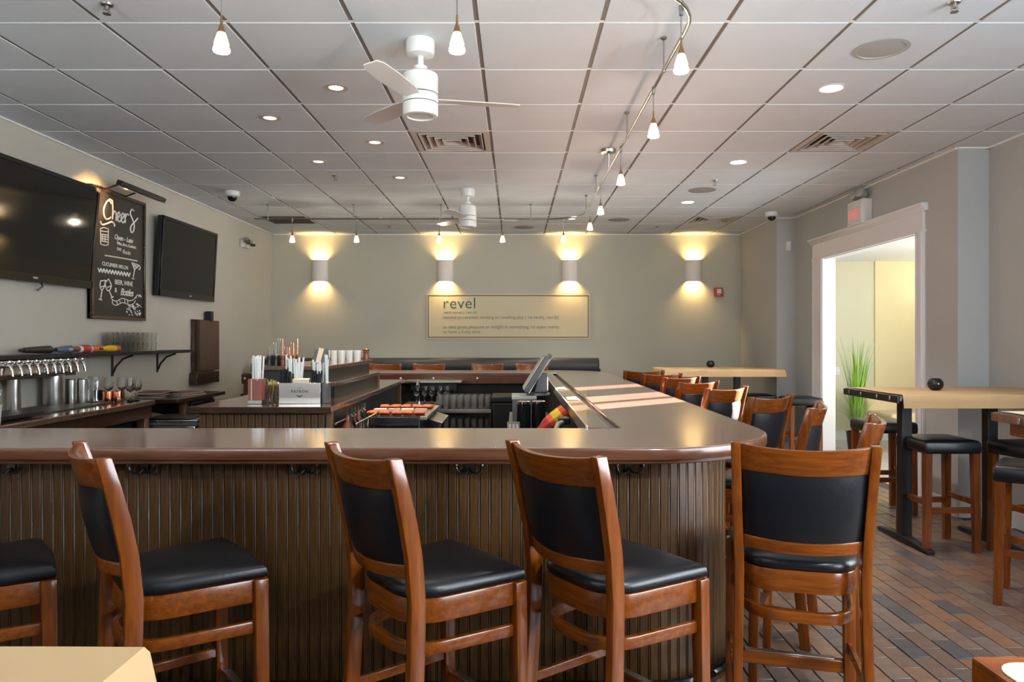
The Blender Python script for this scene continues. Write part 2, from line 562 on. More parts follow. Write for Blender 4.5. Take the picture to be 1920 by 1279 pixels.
for n, (key, x, y) in enumerate(cand):
    k = random.choices(range(6), (4, 4, 3, 3, 1, 3))[0]
    dz = random.uniform(-0.0012, 0.0012)
    if n < 300:
        put('brick', br_mesh[k], floor, (x, y, dz), (random.uniform(-.004, .004), random.uniform(-.006, .006), 0))
    else:
        rest[k].box(x - (BW - GAP) / 2, y - (BL - GAP) / 2, -0.02, x + (BW - GAP) / 2, y + (BL - GAP) / 2, 0.006 + dz)
for k in range(6):
    o = rest[k].build('brick_paving', M['brick%d' % k], floor)
    o['kind'] = 'stuff'

# ---- door casing in the right wall (opening without a leaf) and the hall behind it
door = bpy.data.objects.new('door_1', None)
COL.objects.link(door)
structure(door)
b = MB()
for (ya, yb) in ((6.235, 6.355), (8.285, 8.555)):
    b.box(XR2 - 0.022, ya, 0, XR2 + 0.002, yb, 2.385)
    b.box(XR2 - 0.034, ya + 0.012, 0, XR2 - 0.02, ya + 0.035, 2.385)
    b.box(XR2 - 0.034, yb - 0.035, 0, XR2 - 0.02, yb - 0.012, 2.385)
b.build('casing_side', M['trim'], door, 0.004)
b = MB()
b.box(XR2 - 0.028, 6.22, 2.372, XR2 + 0.002, 8.57, 2.40)
b.box(XR2 - 0.024, 6.235, 2.40, XR2 + 0.002, 8.555, 2.56)
# crown profile along the head
sec = [(0.0, 2.555), (-0.030, 2.555), (-0.036, 2.575), (-0.060, 2.600), (-0.068, 2.602), (-0.068, 2.622), (0.0, 2.622)]
b.loft([[(XR2 + p[0], 6.19, p[1]) for p in sec], [(XR2 + p[0], 8.60, p[1]) for p in sec]])
b.build('casing_head', M['trim'], door, 0.003)
b = MB()
b.box(XR2 + 0.002, 6.33, 0, XR2 + 0.135, 6.35, 2.385)
b.box(XR2 + 0.002, 8.29, 0, XR2 + 0.135, 8.31, 2.385)
b.box(XR2 + 0.002, 6.35, 2.365, XR2 + 0.135, 8.29, 2.385)
b.build('door_lining', M['white'], door, 0.002)

HX = 5.9
slab('wall_hall_far', M['cream'], (3.70, 10.24, -0.1, 5.13, 10.36, 3.2))
slab('wall_hall_yellow', M['yellow'], (5.13, 10.215, -0.1, HX, 10.34, 3.2))
slab('wall_hall_near', M['cream'], (XR1 + 0.15, 4.88, -0.1, HX, 5.0, 3.2))
slab('wall_hall_right', M['cream'], (HX, 4.88, -0.1, HX + 0.03, 8.27, 3.2), (HX, 8.62, -0.1, HX + 0.03, 8.72, 3.2), (HX, 9.125, -0.1, HX + 0.03, 9.68, 3.2),  # unseen outer wall, slits shaped to throw sun stripes on the bar
     (HX, 10.03, -0.1, HX + 0.03, 10.36, 3.2), (HX, 8.27, 2.5, HX + 0.03, 10.03, 3.2), (HX, 8.27, -0.1, HX + 0.03, 10.03, 1.98))
hc = slab('ceiling_hall', M['white'], (XR2 + 0.13, Y12 + 0.12, 2.55, HX, 10.3, 2.62), (XR1 + 0.15, 4.95, 2.55, HX, Y12 + 0.12, 2.62))
slab('floor_hall', M['grout'], (XR2 + 0.05, Y12 + 0.1, -0.1, HX, 10.3, -0.004))
fh = bpy.data.objects['floor_hall']
tm = MB().box(-0.298, -0.298, -0.01, 0.298, 0.298, 0.004).mesh('tile', M['halltile'], 0.002, 1)
for ix in range(4):
    for iy in range(8):
        put('tile', tm, fh, (XR2 + 0.13 + 0.3 + ix * 0.6, 5.45 + 0.3 + iy * 0.6, 0)) if XR2 + 0.43 + ix * 0.6 < HX - 0.2 else None
slab('baseboard_hall', M['white'], (3.70, 10.222, 0, 5.13, 10.24, 0.13), (5.13, 10.197, 0, HX, 10.215, 0.13))
b = MB()
for q in ((XR2 - 0.016, Y12 + 0.002, XR2, 6.23), (XR2 - 0.016, 8.56, XR2, Y23), (XR1 - 0.016, YF, XR1, Y12), (XR2 + 0.0, Y12 - 0.016, XR1 - 0.016, Y12), (XR3 - 0.016, Y23, XR3, YB), (XR3, Y23 - 0.016, XR2 - 0.016, Y23)):
    b.box(q[0], q[1], 0, q[2], q[3], 0.13)
structure(b.build('baseboard_right', M['trim'], None, 0.003))
slab('baseboard_back', M['trim'], (XL, YB - 0.016, 0, XR3 - 0.016, YB, 0.13))

# light switch in the hall
t = thing('light_switch', 'ivory light switch plate on the pale hall wall beside the tall grass', 'switch', (4.60, 10.24, 0.985))
MB().box(-0.04, -0.008, -0.06, 0.04, 0, 0.06).build('plate', M['cup'], t, 0.003)
MB().box(-0.015, -0.014, -0.03, 0.015, -0.008, 0.03).build('rocker', M['white'], t, 0.002)
# ------------------------------------------------------------------ the bar: one ring shaped counter
ZB, TH = 1.07, 0.042
bar = thing('bar_counter', 'long U shaped dark wooden bar with glossy top and beaded plank front', 'bar', (0, 0, 0))
xo, yo, yi = 1.02, 2.43, 2.985
outer = [(XL + 0.03, yo), (0.45, yo)] + arc(0.45, 3.0, 0.57, -90, 0, 14)[1:] + [(xo, 7.95)] + arc(0.42, 7.95, 0.60, 0, 90, 10)[1:] + [(-2.97, 8.55), (-2.97, 7.80), (0.44, 7.80), (0.44, yi), (XL + 0.03, yi)]
MB().prism(outer, ZB - TH, ZB - 0.0015).build('bar_edge', M['barwood'], bar, 0.006, 2, 30)
ins = [(XL + 0.03, yo + 0.009), (0.45, yo + 0.009)] + arc(0.45, 3.0, 0.561, -90, 0, 14)[1:] + [(xo - 0.009, 7.95)] + arc(0.42, 7.95, 0.591, 0, 90, 10)[1:] + [(-2.965, 8.541), (-2.965, 7.806), (0.446, 7.806), (0.446, yi - 0.006), (XL + 0.03, yi - 0.006)]
MB().prism(ins, ZB - 0.004, ZB).build('bar_top', M['bartop_lit'], bar, 0.001, 1, 30)
# moulded lip under the top
lip = [(XL + 0.03, yo + 0.02), (0.45, yo + 0.02)] + arc(0.45, 3.0, 0.55, -90, 0, 14)[1:] + [(1.0, 7.95), (0.92, 7.95)] + arc(0.45, 3.0, 0.47, 0, -90, 14) + [(XL + 0.03, yo + 0.1)]
MB().prism(lip, ZB - TH - 0.016, ZB - TH).build('edge_moulding', M['barwood'], bar, 0.003, 1)
MB().box(0.395, yi, ZB - 0.035, 0.44, 7.8, ZB - 0.018).build('drink_gutter', M['mat'], bar)
MB().box(0.30, yi - 0.02, ZB - TH, 0.397, 7.8, ZB + 0.004).build('service_ledge', M['barwoody'], bar, 0.006)
b = MB()
b.box(0.292, yi, ZB - TH, 0.302, 7.8, ZB + 0.010)
b.build('ledge_lip', M['steel'], bar, 0.002)
b = MB()
b.box(0.30, 7.65, ZB - 0.002, 0.44, 7.80, ZB + 0.006)
b.build('ledge_end', M['steel'], bar, 0.002)
# body
body = [(XL + 0.05, 2.615), (0.45, 2.615)] + arc(0.45, 3.0, 0.385, -90, 0, 12)[1:] + [(0.835, 8.25), (-2.9, 8.25), (-2.9, 7.87), (0.33, 7.87), (0.33, 2.93), (XL + 0.05, 2.93)]
MB().prism(body, 0.0, ZB - TH).build('bar_body', M['groove'], bar)
# beaded planks
pb = MB().box(-0.0183, -0.013, 0, 0.0105, 0, ZB - TH - 0.016)
pb.lathe([(0.0042, 0), (0.0042, ZB - TH - 0.016)], 8, (0.0149, -0.0088, 0))
plank = pb.mesh('bead_plank', M['panelwood'], 0.0014, 1)
path = []
x = 0.45
while x > -2.15:
    path.append((x - 0.019, 2.601, 0.0))
    x -= 0.0385
k = 0
na = 17
for k in range(na):
    a = -90 + 90 * (k + 0.5) / na
    path.append((0.45 + 0.399 * math.cos(math.radians(a)), 3.0 + 0.399 * math.sin(math.radians(a)), math.radians(a + 90)))
y = 3.0
while y < 8.2:
    path.append((0.849, y + 0.019, PI / 2))
    y += 0.0385
for (x, y, a) in path:
    put('bead_plank', plank, bar, (x, y, 0), (0, 0, a))
MB().box(XL + 0.05, 2.588, 0, -2.16, 2.615, ZB - TH - 0.016).build('front_panel', M['panelwood'], bar)
# kick board following the front
kb = []
pts = [(XL + 0.05, 2.583)] + [(0.45, 2.583)] + arc(0.45, 3.0, 0.417, -90, 0, 12)[1:] + [(0.867, 8.2)]
MB().rail([(p[0], p[1], 0.072) for p in pts], 0.02, 0.144).build('kick_board', M['panelwood'], bar, 0.003)
# coat hooks under the top
hk = MB()
hk.box(-0.014, -0.006, -0.02, 0.014, 0.0, 0.03)
hm = MB()
hm.box(-0.014, -0.006, -0.018, 0.014, 0.0, 0.034)
for sx in (-1, 1):
    hm.tube([(0, -0.006, 0.0), (sx * 0.012, -0.018, -0.014), (sx * 0.030, -0.022, -0.016), (sx * 0.043, -0.024, -0.004), (sx * 0.046, -0.025, 0.010)], 0.0042, 6)
    hm.lathe([(0, -0.009), (0.007, -0.006), (0.009, 0), (0.007, 0.006), (0, 0.009)], 8, (sx * 0.046, -0.025, 0.014))
hmesh = hm.mesh('coat_hook', M['iron'], 0)
for x in (-1.815, -1.335, -0.755, -0.165, 0.41):
    put('coat_hook', hmesh, bar, (x, 2.587, 0.975))
# foot rail
fr = [(-3.4, 2.56, 0.20), (0.45, 2.56, 0.20)] + [(p[0], p[1], 0.20) for p in arc(0.45, 3.0, 0.44, -90, 0, 12)[1:]] + [(0.89, 8.1, 0.20)]
MB().tube(fr, 0.018, 10).build('foot_rail', M['blackgloss'], bar)
b = MB()
for x in (-2.6, -1.5, -0.45):
    b.tube([(x, 2.56, 0.20), (x, 2.60, 0.18)], 0.012, 8)
for y in (3.6, 4.8, 6.0, 7.2):
    b.tube([(0.89, y, 0.20), (0.84, y, 0.18)], 0.012, 8)
b.build('rail_bracket', M['blackmetal'], bar)
# far run: trim towards the barkeeper, with small white knobs
MB().box(-2.97, 7.775, ZB - 0.115, 0.30, 7.80, ZB - 0.012).build('inner_trim', M['barwood'], bar, 0.004)
MB().box(-2.96, 7.81, 0, -2.9, 8.5, ZB - TH).build('end_panel', M['midwood'], bar, 0.003)
km = MB().lathe([(0, 0), (0.010, 0.002), (0.012, 0.010), (0.008, 0.018), (0, 0.02)], 8, (0, 0, 0), RX(PI / 2, 3, 'X')).mesh('knob', M['white'])
for x in (-2.93, -1.24, -0.885, -0.41):
    put('knob', km, bar, (x, 7.772, ZB - 0.055))
MB().box(-1.16, 7.45, 0.985, -0.56, 7.76, 1.005).build('steel_shelf', M['steel'], bar, 0.003)
MB().box(-1.1, 7.55, 0.90, -0.62, 7.80, 0.985).build('shelf_bracket', M['black'], bar)


# ------------------------------------------------------------------ bar stools with padded backs
def yback(z):
    """lean of the rear posts"""
    P = [(0.0, -0.245), (0.40, -0.205), (0.70, -0.19), (0.85, -0.205), (1.0, -0.235), (1.12, -0.27)]
    for a, b_ in zip(P, P[1:]):
        if z <= b_[0]:
            t = (z - a[0]) / (b_[0] - a[0])
            return a[1] + (b_[1] - a[1]) * t
    return P[-1][1]


def xpost(z):
    return 0.184 + (0.199 - 0.184) * max(0, (z - 0.7) / 0.42) if z > 0.7 else 0.184 + 0.014 * (0.7 - z) / 0.7


HT = 1.12


def curved_panel(z0, z1, thick, hw0, hw1, bulge, sag=0.0, puff=0.0, nx=12, nz=5):
    """panel between the posts that bows towards the back"""
    b = MB()
    secs = []
    for i in range(nx + 1):
        u = -1 + 2 * i / nx
        q = 1 - u * u
        ring = []
        edge = min(1.0, (1 - abs(u)) * 6)
        for j in range(nz + 1):
            v = j / nz
            z = z0 + (z1 - z0) * v - sag * q * (1 if v > 0.5 else 0.6)
            pe = puff * math.sin(PI * v) ** 0.5 * edge ** 0.5 if puff else 0
            hw = hw0 + (hw1 - hw0) * v
            ring.append((u * hw, yback(z) - bulge * q - thick / 2 - pe, z))
        for j in range(nz, -1, -1):
            v = j / nz
            z = z0 + (z1 - z0) * v - sag * q * (1 if v > 0.5 else 0.6)
            pe = puff * math.sin(PI * v) ** 0.5 * edge ** 0.5 if puff else 0
            hw = hw0 + (hw1 - hw0) * v
            ring.append((u * hw, yback(z) - bulge * q + thick / 2 + pe, z))
        secs.append(ring)
    return b.loft(secs)


def make_stool(label, group):
    t = thing('bar_stool', label, 'bar stool', (0, 0, 0), 0, group)
    # rear legs run on as back posts
    for sx in (-1, 1):
        b = MB()
        secs = []
        for z in (0.0, 0.2, 0.4, 0.6, 0.72, 0.85, 0.95, 1.04, HT + 0.004):
            x, y = sx * xpost(z), yback(z)
            dw = 0.0145
            dd = 0.0235 if z < 0.95 else 0.0235 - 0.004 * (z - 0.95) / 0.17
            secs.append([(x - dw, y - dd, z), (x + dw, y - dd, z), (x + dw, y + dd, z), (x - dw, y + dd, z)])
        b.loft(secs)
        b.build('leg', M['stoolwood'], t, 0.004, 2)
        b = MB()
        secs = []
        for z in (0.0, 0.3, 0.66, 0.715):
            x, y = sx * (0.196 + 0.010 * (0.7 - z)), 0.150 + 0.012 * (0.7 - z)
            r = 0.017 + 0.0035 * z / 0.7
            secs.append([(x - r, y - r, z), (x + r, y - r, z), (x + r, y + r, z), (x - r, y + r, z)])
        b.loft(secs)
        b.build('leg', M['stoolwood'], t, 0.003, 2)
    # bent apron: straight sides, round back
    def ushape(hwf, hwb, yf, yb, r, n=7):
        p = [(hwf, yf), (hwb + 0.002, yb + r)]
        p += [(hwb - r + r * math.cos(a), yb + r - r * math.sin(a)) for a in [PI / 2 * k / n for k in range(1, n + 1)]]
        q = [(-a, c) for a, c in p[::-1]]
        return p + q
    up = ushape(0.190, 0.166, 0.138, -0.190, 0.10)
    MB().rail([(p[0], p[1], 0.680) for p in up], 0.022, 0.070).build('apron', M['stoolrail'], t, 0.004, 2)
    MB().box(-0.18, 0.143, 0.645, 0.18, 0.165, 0.715).build('front_apron', M['stoolrail'], t, 0.003, 1)
    us = ushape(0.190, 0.160, 0.138, -0.195, 0.11)
    MB().rail([(p[0], p[1], 0.570) for p in us], 0.020, 0.036).build('stretcher', M['stoolrail'], t, 0.004, 2)
    rest_ = MB().box(-0.186, 0.143, 0.262, 0.186, 0.170, 0.307).build('footrest', M['stoolrail'], t, 0.003, 1)
    MB().box(-0.150, 0.146, 0.307, 0.150, 0.1715, 0.3105).build('metal_strip', M['steel'], rest_, 0.001, 1)
    for sx in (-1, 1):
        MB().rail([(sx * 0.199, 0.143, 0.36), (sx * 0.196, -0.205, 0.36)], 0.018, 0.032).build('side_rung', M['stoolrail'], t, 0.003, 1)
    # seat cushion
    base = ushape(0.208, 0.180, 0.168, -0.205, 0.115, 8)
    cx, cy = 0.0, 0.0
    fr_ = [(base[-1][0] + (base[0][0] - base[-1][0]) * k / 6, 0.168 + 0.012 * math.sin(PI * k / 6)) for k in range(1, 6)]
    ring = base + fr_
    prof = [(0.965, 0.737), (0.995, 0.742), (1.005, 0.752), (0.99, 0.764), (0.94, 0.774), (0.82, 0.781), (0.55, 0.787), (0.2, 0.789)]
    b = MB()
    b.loft([[(p[0] * s_, p[1] * s_, z - 0.020) for p in ring] for s_, z in prof])
    b.build('seat', M['leather'], t, 0, 2, 60)
    # back
    curved_panel(1.035, HT, 0.022, 0.181, 0.187, 0.045, 0.012).build('top_rail', M['stoolrail'], t, 0.003, 2)
    curved_panel(0.824, 1.036, 0.018, 0.174, 0.182, 0.045, 0.010, 0.012, 14, 8).build('back_pad', M['leather'], t, 0, 2, 60)
    curved_panel(0.784, 0.825, 0.022, 0.171, 0.173, 0.045, 0.008).build('lower_rail', M['stoolrail'], t, 0.003, 2)
    return t


G1, G2, G3 = 'stools along the near side of the bar', 'stools along the right side of the bar', 'stools behind the far side of the bar'


def top_at(x, y, deg):
    """stool centre from the middle of its top rail"""
    a = math.radians(deg)
    return (x + 0.27 * math.cos(a), y + 0.27 * math.sin(a), 0), a - PI / 2


proto = make_stool('bar stool turned right beside the kraft paper table corner at bottom left', G1)
loc, rz = top_at(-1.225, 2.065, 39)
proto.location = loc
proto.rotation_euler = (0, 0, rz)
FRONT = [(-1.86, 2.06, 38, 'bar stool cut by the left picture edge, only seat and legs showing'),
         (-0.444, 2.05, 38, 'bar stool at the middle of the bar front, third from the left'),
         (0.107, 2.09, 36, 'bar stool turned right, left neighbour of the squarely seen corner stool'),
         (0.875, 2.17, 75, 'bright orange-brown bar stool seen squarely from behind at the rounded bar corner')]
for x, y, a, lab in FRONT:
    loc, rz = top_at(x, y, a)
    dup(proto, loc, rz, lab, G1)
RIGHT = [(1.43, 2.87, 153, 'bar stool mostly hidden behind the squarely seen corner stool, its rail end showing'),
         (1.455, 3.47, 152, 'bar stool seen edge on against the pale door jamb, right side of bar'),
         (1.44, 4.02, 129, 'bar stool third from the camera on the right side of the bar'),
         (1.39, 4.70, 128, 'bar stool fourth from the camera on the right side of the bar'),
         (1.38, 5.39, 124, 'bar stool fifth from the camera along the right side of the bar'),
         (1.40, 6.02, 124, 'bar stool sixth from the camera along the right side of the bar'),
         (1.36, 6.62, 112, 'bar stool seventh from the camera, last but one on the right side'),
         (1.31, 7.28, 98, 'bar stool farthest from the camera on the right side of the bar')]
for x, y, a, lab in RIGHT:
    loc, rz = top_at(x, y, a)
    dup(proto, loc, rz, lab, G2)
FAR = [(-3.25, 'leftmost stool behind the far side of the bar, partly hidden by the white straws'),
       (-1.70, 'second stool from the left behind the far bar, right of the tiered bottle steps'),
       (-1.13, 'third stool from the left behind the far bar, above the white knobs'),
       (-0.364, 'fourth stool from the left behind the far bar, below the wall lettering sign'),
       (0.22, 'rightmost stool behind the far bar, half hidden by the till screen')]
for x, lab in FAR:
    loc, rz = top_at(x, 9.42, 270 + random.uniform(-4, 4))
    dup(proto, loc, rz, lab, G3)


# ------------------------------------------------------------------ backless stools
def make_backless(label):
    t = thing('backless_stool', label, 'stool', (0, 0, 0), 0, 'backless stools at the high tables')
    for sx in (-1, 1):
        for sy in (-1, 1):
            b = MB()
            b.loft([[(sx * x - r, sy * y - r, z), (sx * x + r, sy * y - r, z), (sx * x + r, sy * y + r, z), (sx * x - r, sy * y + r, z)] for x, y, r, z in ((0.168, 0.168, 0.021, 0), (0.160, 0.160, 0.0245, 0.68))])
            b.build('leg', M['stoolwood'], t, 0.003, 1)
    for s_ in (-1, 1):
        MB().box(-0.15, s_ * 0.165 - 0.011, 0.27, 0.15, s_ * 0.165 + 0.011, 0.31).build('rung', M['stoolrail'], t, 0.003, 1)
        MB().box(s_ * 0.165 - 0.011, -0.15, 0.32, s_ * 0.165 + 0.011, 0.15, 0.36).build('rung', M['stoolwood'], t, 0.003, 1)
    b = MB()
    n = 8
    secs = []
    ring = []
    hw = 0.192
    for (cx, cy, a0) in ((hw - .02, hw - .02, 0), (-hw + .02, hw - .02, 90), (-hw + .02, -hw + .02, 180), (hw - .02, -hw + .02, 270)):
        ring += [(cx + .02 * math.cos(math.radians(a0 + 30 * k)), cy + .02 * math.sin(math.radians(a0 + 30 * k))) for k in range(4)]
    for s_, z in ((0.97, 0.672), (1.0, 0.678), (1.01, 0.70), (1.0, 0.738), (0.97, 0.752), (0.92, 0.758), (0.6, 0.766), (0.2, 0.768)):
        secs.append([(p[0] * s_, p[1] * s_, z) for p in ring])
    b.loft(secs)
    b.build('seat', M['leather'], t, 0, 2, 60)
    return t


s0 = make_backless('backless stool with black seat in front of the kraft papered table, all four legs showing')
s0.location = (2.93, 4.98, 0)
for x, y, rz, lab in [(3.09, 6.02, 0.0, 'backless stool behind the kraft papered table, in front of the doorway'),
                      (3.42, 4.72, 0.1, 'backless stool at the right picture edge, right of the fully seen backless stool'),
                      (2.85, 3.90, -0.70, 'nearest backless stool at the right picture edge, leg standing in the open floor'),
                      (3.36, 8.45, 0.0, 'far backless stool beside the left door casing, behind the bar stools'),
                      (2.98, 8.85, 0.0, 'far backless stool below the distant papered table')]:
    dup(s0, (x, y, 0), rz, lab)
# ------------------------------------------------------------------ high tables with kraft paper
def table(label, x0, x1, y0, y1, cols_x, z=1.07, th=0.04, top='darkwood', apron=False):
    t = thing('high_table', label, 'table', ((x0 + x1) / 2, (y0 + y1) / 2, 0))
    cx, cy = (x0 + x1) / 2, (y0 + y1) / 2
    MB().box(x0 - cx, y0 - cy, z - th, x1 - cx, y1 - cy, z).build('tabletop', M[top], t, 0.004)
    for x in cols_x:
        x -= cx
        MB().box(x - 0.036, -0.036, 0.03, x + 0.036, 0.036, z - th).build('column', M['blackmetal'], t, 0.004)
        b = MB()
        d = (y1 - y0) * 0.42
        b.loft([[(x - 0.03, -d, 0.008), (x + 0.03, -d, 0.008), (x + 0.03, -d, 0.035), (x - 0.03, -d, 0.035)],
                [(x - 0.04, 0, 0.008), (x + 0.04, 0, 0.008), (x + 0.04, 0, 0.06), (x - 0.04, 0, 0.06)],
                [(x - 0.03, d, 0.008), (x + 0.03, d, 0.008), (x + 0.03, d, 0.035), (x - 0.03, d, 0.035)]])
        b.build('foot', M['blackmetal'], t, 0.006)
        MB().box(x - 0.1, -0.12, z - th - 0.012, x + 0.1, 0.12, z - th).build('mounting_plate', M['blackmetal'], t, 0.002)
    if apron:
        MB().box(x0 - cx + 0.05, y0 - cy + 0.05, z - th - 0.075, x1 - cx - 0.05, y1 - cy - 0.05, z - th - 0.001).build('apron', M['stoolrail'], t, 0.003)
    return t


def paper(label, x0, x1, y0, y1, z, drops, mkey='kraft', seed=1, cat='table paper', over=0.006, seg=18, tipleft=0.0):
    """sheet of paper over a table, hanging over the edges named in drops: dict l/r/f/b -> length"""
    rnd = random.Random(seed)
    ph = [rnd.uniform(0, 6) for _ in range(4)]

    def prof(p0, p1, d0, d1, n):
        # list of (position, drop depth)
        L = []
        if d0:
            L += [(p0 - over - 0.004, d0), (p0 - over - 0.002, d0 * 0.5), (p0 - over, 0.006)]
        L += [(p0 + (p1 - p0) * k / n, 0.0) for k in range(n + 1)]
        if d1:
            L += [(p1 + over, 0.006), (p1 + over + 0.002, d1 * 0.5), (p1 + over + 0.004, d1)]
        return L
    X = prof(x0, x1, drops.get('l', 0), drops.get('r', 0), seg)
    Y = prof(y0, y1, drops.get('f', 0), drops.get('b', 0), 8)
    b = MB()
    for (x, dx) in X:
        for (y, dy) in Y:
            if dx and dy:
                dd = max(dx, dy)
            else:
                dd = dx + dy
            wv = (0.0016 + 0.0022 * math.sin(x * 7 + ph[0]) * math.sin(y * 9 + ph[1])) if not dd else 0
            oy = 0.004 * math.sin(x * 9 + ph[2]) * min(1, dy * 12) if dy else 0
            ox = 0.004 * math.sin(y * 9 + ph[3]) * min(1, dx * 12) if dx else 0
            flare = 0.10 * dd
            sx = -1 if x < x0 else (1 if x > x1 else 0)
            sy = -1 if y < y0 else (1 if y > y1 else 0)
            b.v.append((x + sx * flare + ox, y + sy * flare + oy, z + 0.003 + wv - dd))
    ny = len(Y)
    for i in range(len(X) - 1):
        for j in range(ny - 1):
            b.f.append([i * ny + j, (i + 1) * ny + j, (i + 1) * ny + j + 1, i * ny + j + 1])
    o = b.build('kraft_paper', M[mkey], None, 0, 2, 40)
    return tag(o, label, cat)


def candle(label, x, y, z=1.074):
    t = thing('candle_holder', label, 'candle holder', (x, y, z), 0, 'round black candle holders')
    pr = [(0, 0), (0.026, 0.001)] + [(0.0525 * math.cos(a), 0.046 + 0.05 * math.sin(a)) for a in [math.radians(k) for k in range(-58, 56, 12)]] + [(0.028, 0.088), (0.026, 0.080), (0.036, 0.05), (0.030, 0.02), (0, 0.015)]
    MB().lathe(pr, 20).build('bowl', M['blackgloss'], t, 0, 2, 60)
    MB().lathe([(0, 0.02), (0.018, 0.02), (0.018, 0.045), (0, 0.046)], 12).build('candle', M['cup'], t)


t1 = table('black edged high table by the doorway, covered with kraft paper, on two black columns', 2.515, 3.80, 4.69, 5.46, (2.755, 3.36))
MB().box(2.50 - 3.1575, 4.69 - 5.075, 1.02, 2.5145 - 3.1575, 5.46 - 5.075, 1.066).build('edge_strip', M['blackmetal'], t1, 0.002)
cl = MB()
cl.box(-0.004, -0.010, -0.014, 0.001, 0.010, 0.014)
clm = cl.mesh('paper_clip', M['steel'], 0.002, 1)
for y in (4.78, 4.95, 5.18, 5.36):
    put('paper_clip', clm, t1, (2.4965 - 3.1575, y - 5.075, 1.045))
paper('kraft paper draped over the front of the high table by the doorway', 2.535, 3.795, 4.692, 5.44, 1.07, {'f': 0.085}, seed=3)
candle('round black candle holder on the kraft paper of the high table by the doorway', 2.99, 5.10)

t2 = table('dark high table cut by the right picture edge, in front of the papered doorway table', 2.44, 3.70, 2.95, 3.66, (2.72, 3.4), apron=True)
MB().box(2.428 - 3.07, 2.95 - 3.305, 1.025, 2.4395 - 3.07, 3.66 - 3.305, 1.066).build('edge_strip', M['midwood'], t2, 0.002)
for y in (3.05, 3.45):
    put('paper_clip', clm, t2, (2.424 - 3.07, y - 3.305, 1.045))
paper('pale paper lying on the dark high table at the right picture edge', 2.47, 3.68, 2.96, 3.645, 1.07, {}, 'kraftpale', 5)

t3 = table('wooden table corner at the bottom right of the picture', 0.532, 1.55, 0.22, 0.838, (1.05,), z=1.07, th=0.055, top='stoolrail')
b = MB()
rc = 0.03
b.prism([(0.540, 0.235), (1.52, 0.235), (1.52, 0.817)] + arc(0.540 + rc, 0.817 - rc, rc, 90, 180, 6), 1.0702, 1.0715)
tag(b.build('paper_placemat', M['creampaper']), 'cream paper with a rounded corner on the wooden table corner at bottom right', 'placemat')

t4 = table('far high table near the back wall, under kraft paper that hangs over its front', 1.80, 3.24, 8.62, 9.36, (2.38, 2.78))
paper('kraft paper hanging over the front of the far table near the back wall', 1.80, 3.24, 8.62, 9.36, 1.07, {'f': 0.085, 'l': 0.05, 'r': 0.085}, seed=8, seg=26)
candle('round black candle holder on the far papered table near the back wall', 2.52, 9.25)

t0 = table('high table corner at the bottom left of the picture, hidden under kraft paper', -1.55, -0.44, 0.20, 0.85, (-1.0,))
paper('smooth kraft paper covering the table corner at the bottom left', -1.54, -0.44, 0.20, 0.85, 1.07, {'b': 0.12, 'r': 0.14}, 'kraft', 9, over=0.004)

# ------------------------------------------------------------------ upholstered bench along the back wall
t = thing('bench', 'long charcoal upholstered bench back against the far wall', 'bench', (-1.18, 10.25, 0))
hw = 2.375
sec = []
prof = [(-0.03, 0.80), (-0.05, 0.84), (-0.058, 0.90), (-0.05, 0.955), (-0.045, 0.97), (-0.062, 0.985), (-0.085, 1.02), (-0.09, 1.07), (-0.08, 1.12), (-0.055, 1.155), (-0.02, 1.170), (0.03, 1.172), (0.075, 1.16), (0.08, 0.80)]
b = MB()
b.loft([[(-hw, p[0] * 0.8, p[1]) for p in prof], [(-hw + 0.02, p[0], p[1]) for p in prof], [(hw - 0.02, p[0], p[1]) for p in prof], [(hw, p[0] * 0.8, p[1] - 0.004) for p in prof]])
b.build('backrest', M['banq'], t, 0, 2, 50)
b = MB()
b.box(-hw, -0.42, 0.66, hw, -0.05, 0.76)
b.build('seat', M['banq'], t, 0.02, 3)
MB().box(-hw, -0.36, 0.0, hw, 0.06, 0.66).build('base', M['darkwood'], t, 0.004)
MB().box(hw - 0.012, -0.03, 0.96, hw + 0.022, 0.08, 1.02).build('end_bracket', M['blackmetal'], t, 0.01)

# ------------------------------------------------------------------ back wall: sconces, sign, fire alarm
XS = (-2.872, -1.028, 0.803, 2.622)
WHERE = ('leftmost of the four, over the white cups', 'over the left part of the cream lettering sign', 'over the right part of the cream lettering sign', 'rightmost of the four, nearest the red fire alarm')
for k, x in enumerate(XS):
    t = thing('wall_sconce', 'half round plaster wall sconce, ' + WHERE[k], 'sconce', (x, YB, 2.442), 0, 'plaster sconces on the back wall')
    n = 14
    R0, R1 = 0.118, 0.108
    b = MB()
    secs = []
    for k2 in range(n + 1):
        a = math.radians(180 + 180 * k2 / n)
        c, s_ = math.cos(a), math.sin(a) * 0.85
        secs.append([(R0 * c, R0 * s_, -0.158), (R0 * c, R0 * s_, 0.158), (R1 * c, R1 * s_, 0.158), (R1 * c, R1 * s_, -0.158)])
    b.loft(secs)
    b.build('shade', M['sconce'], t, 0.002, 1)
    MB().box(-0.03, -0.02, -0.05, 0.03, -0.001, 0.05).build('back_plate', M['white'], t, 0.002)
    MB().lathe([(0, -0.05), (0.016, -0.045), (0.018, 0.0), (0.016, 0.045), (0, 0.05)], 12, (0, -0.055, 0)).build('bulb', M['sconcebulb'], t)
    l = light('sconce_light', 'POINT', (0, -0.058, 0.0), 14, (1.0, 0.60, 0.22), shadow_soft_size=0.018)
    l.parent = t
    for s_ in (1, -1):
        l = light('sconce_light', 'SPOT', (0, -0.058, s_ * 0.10), 22, (1.0, 0.63, 0.24), (0, 0.42, s_), spot_size=math.radians(120), spot_blend=1.0, shadow_soft_size=0.02)
        l.parent = t

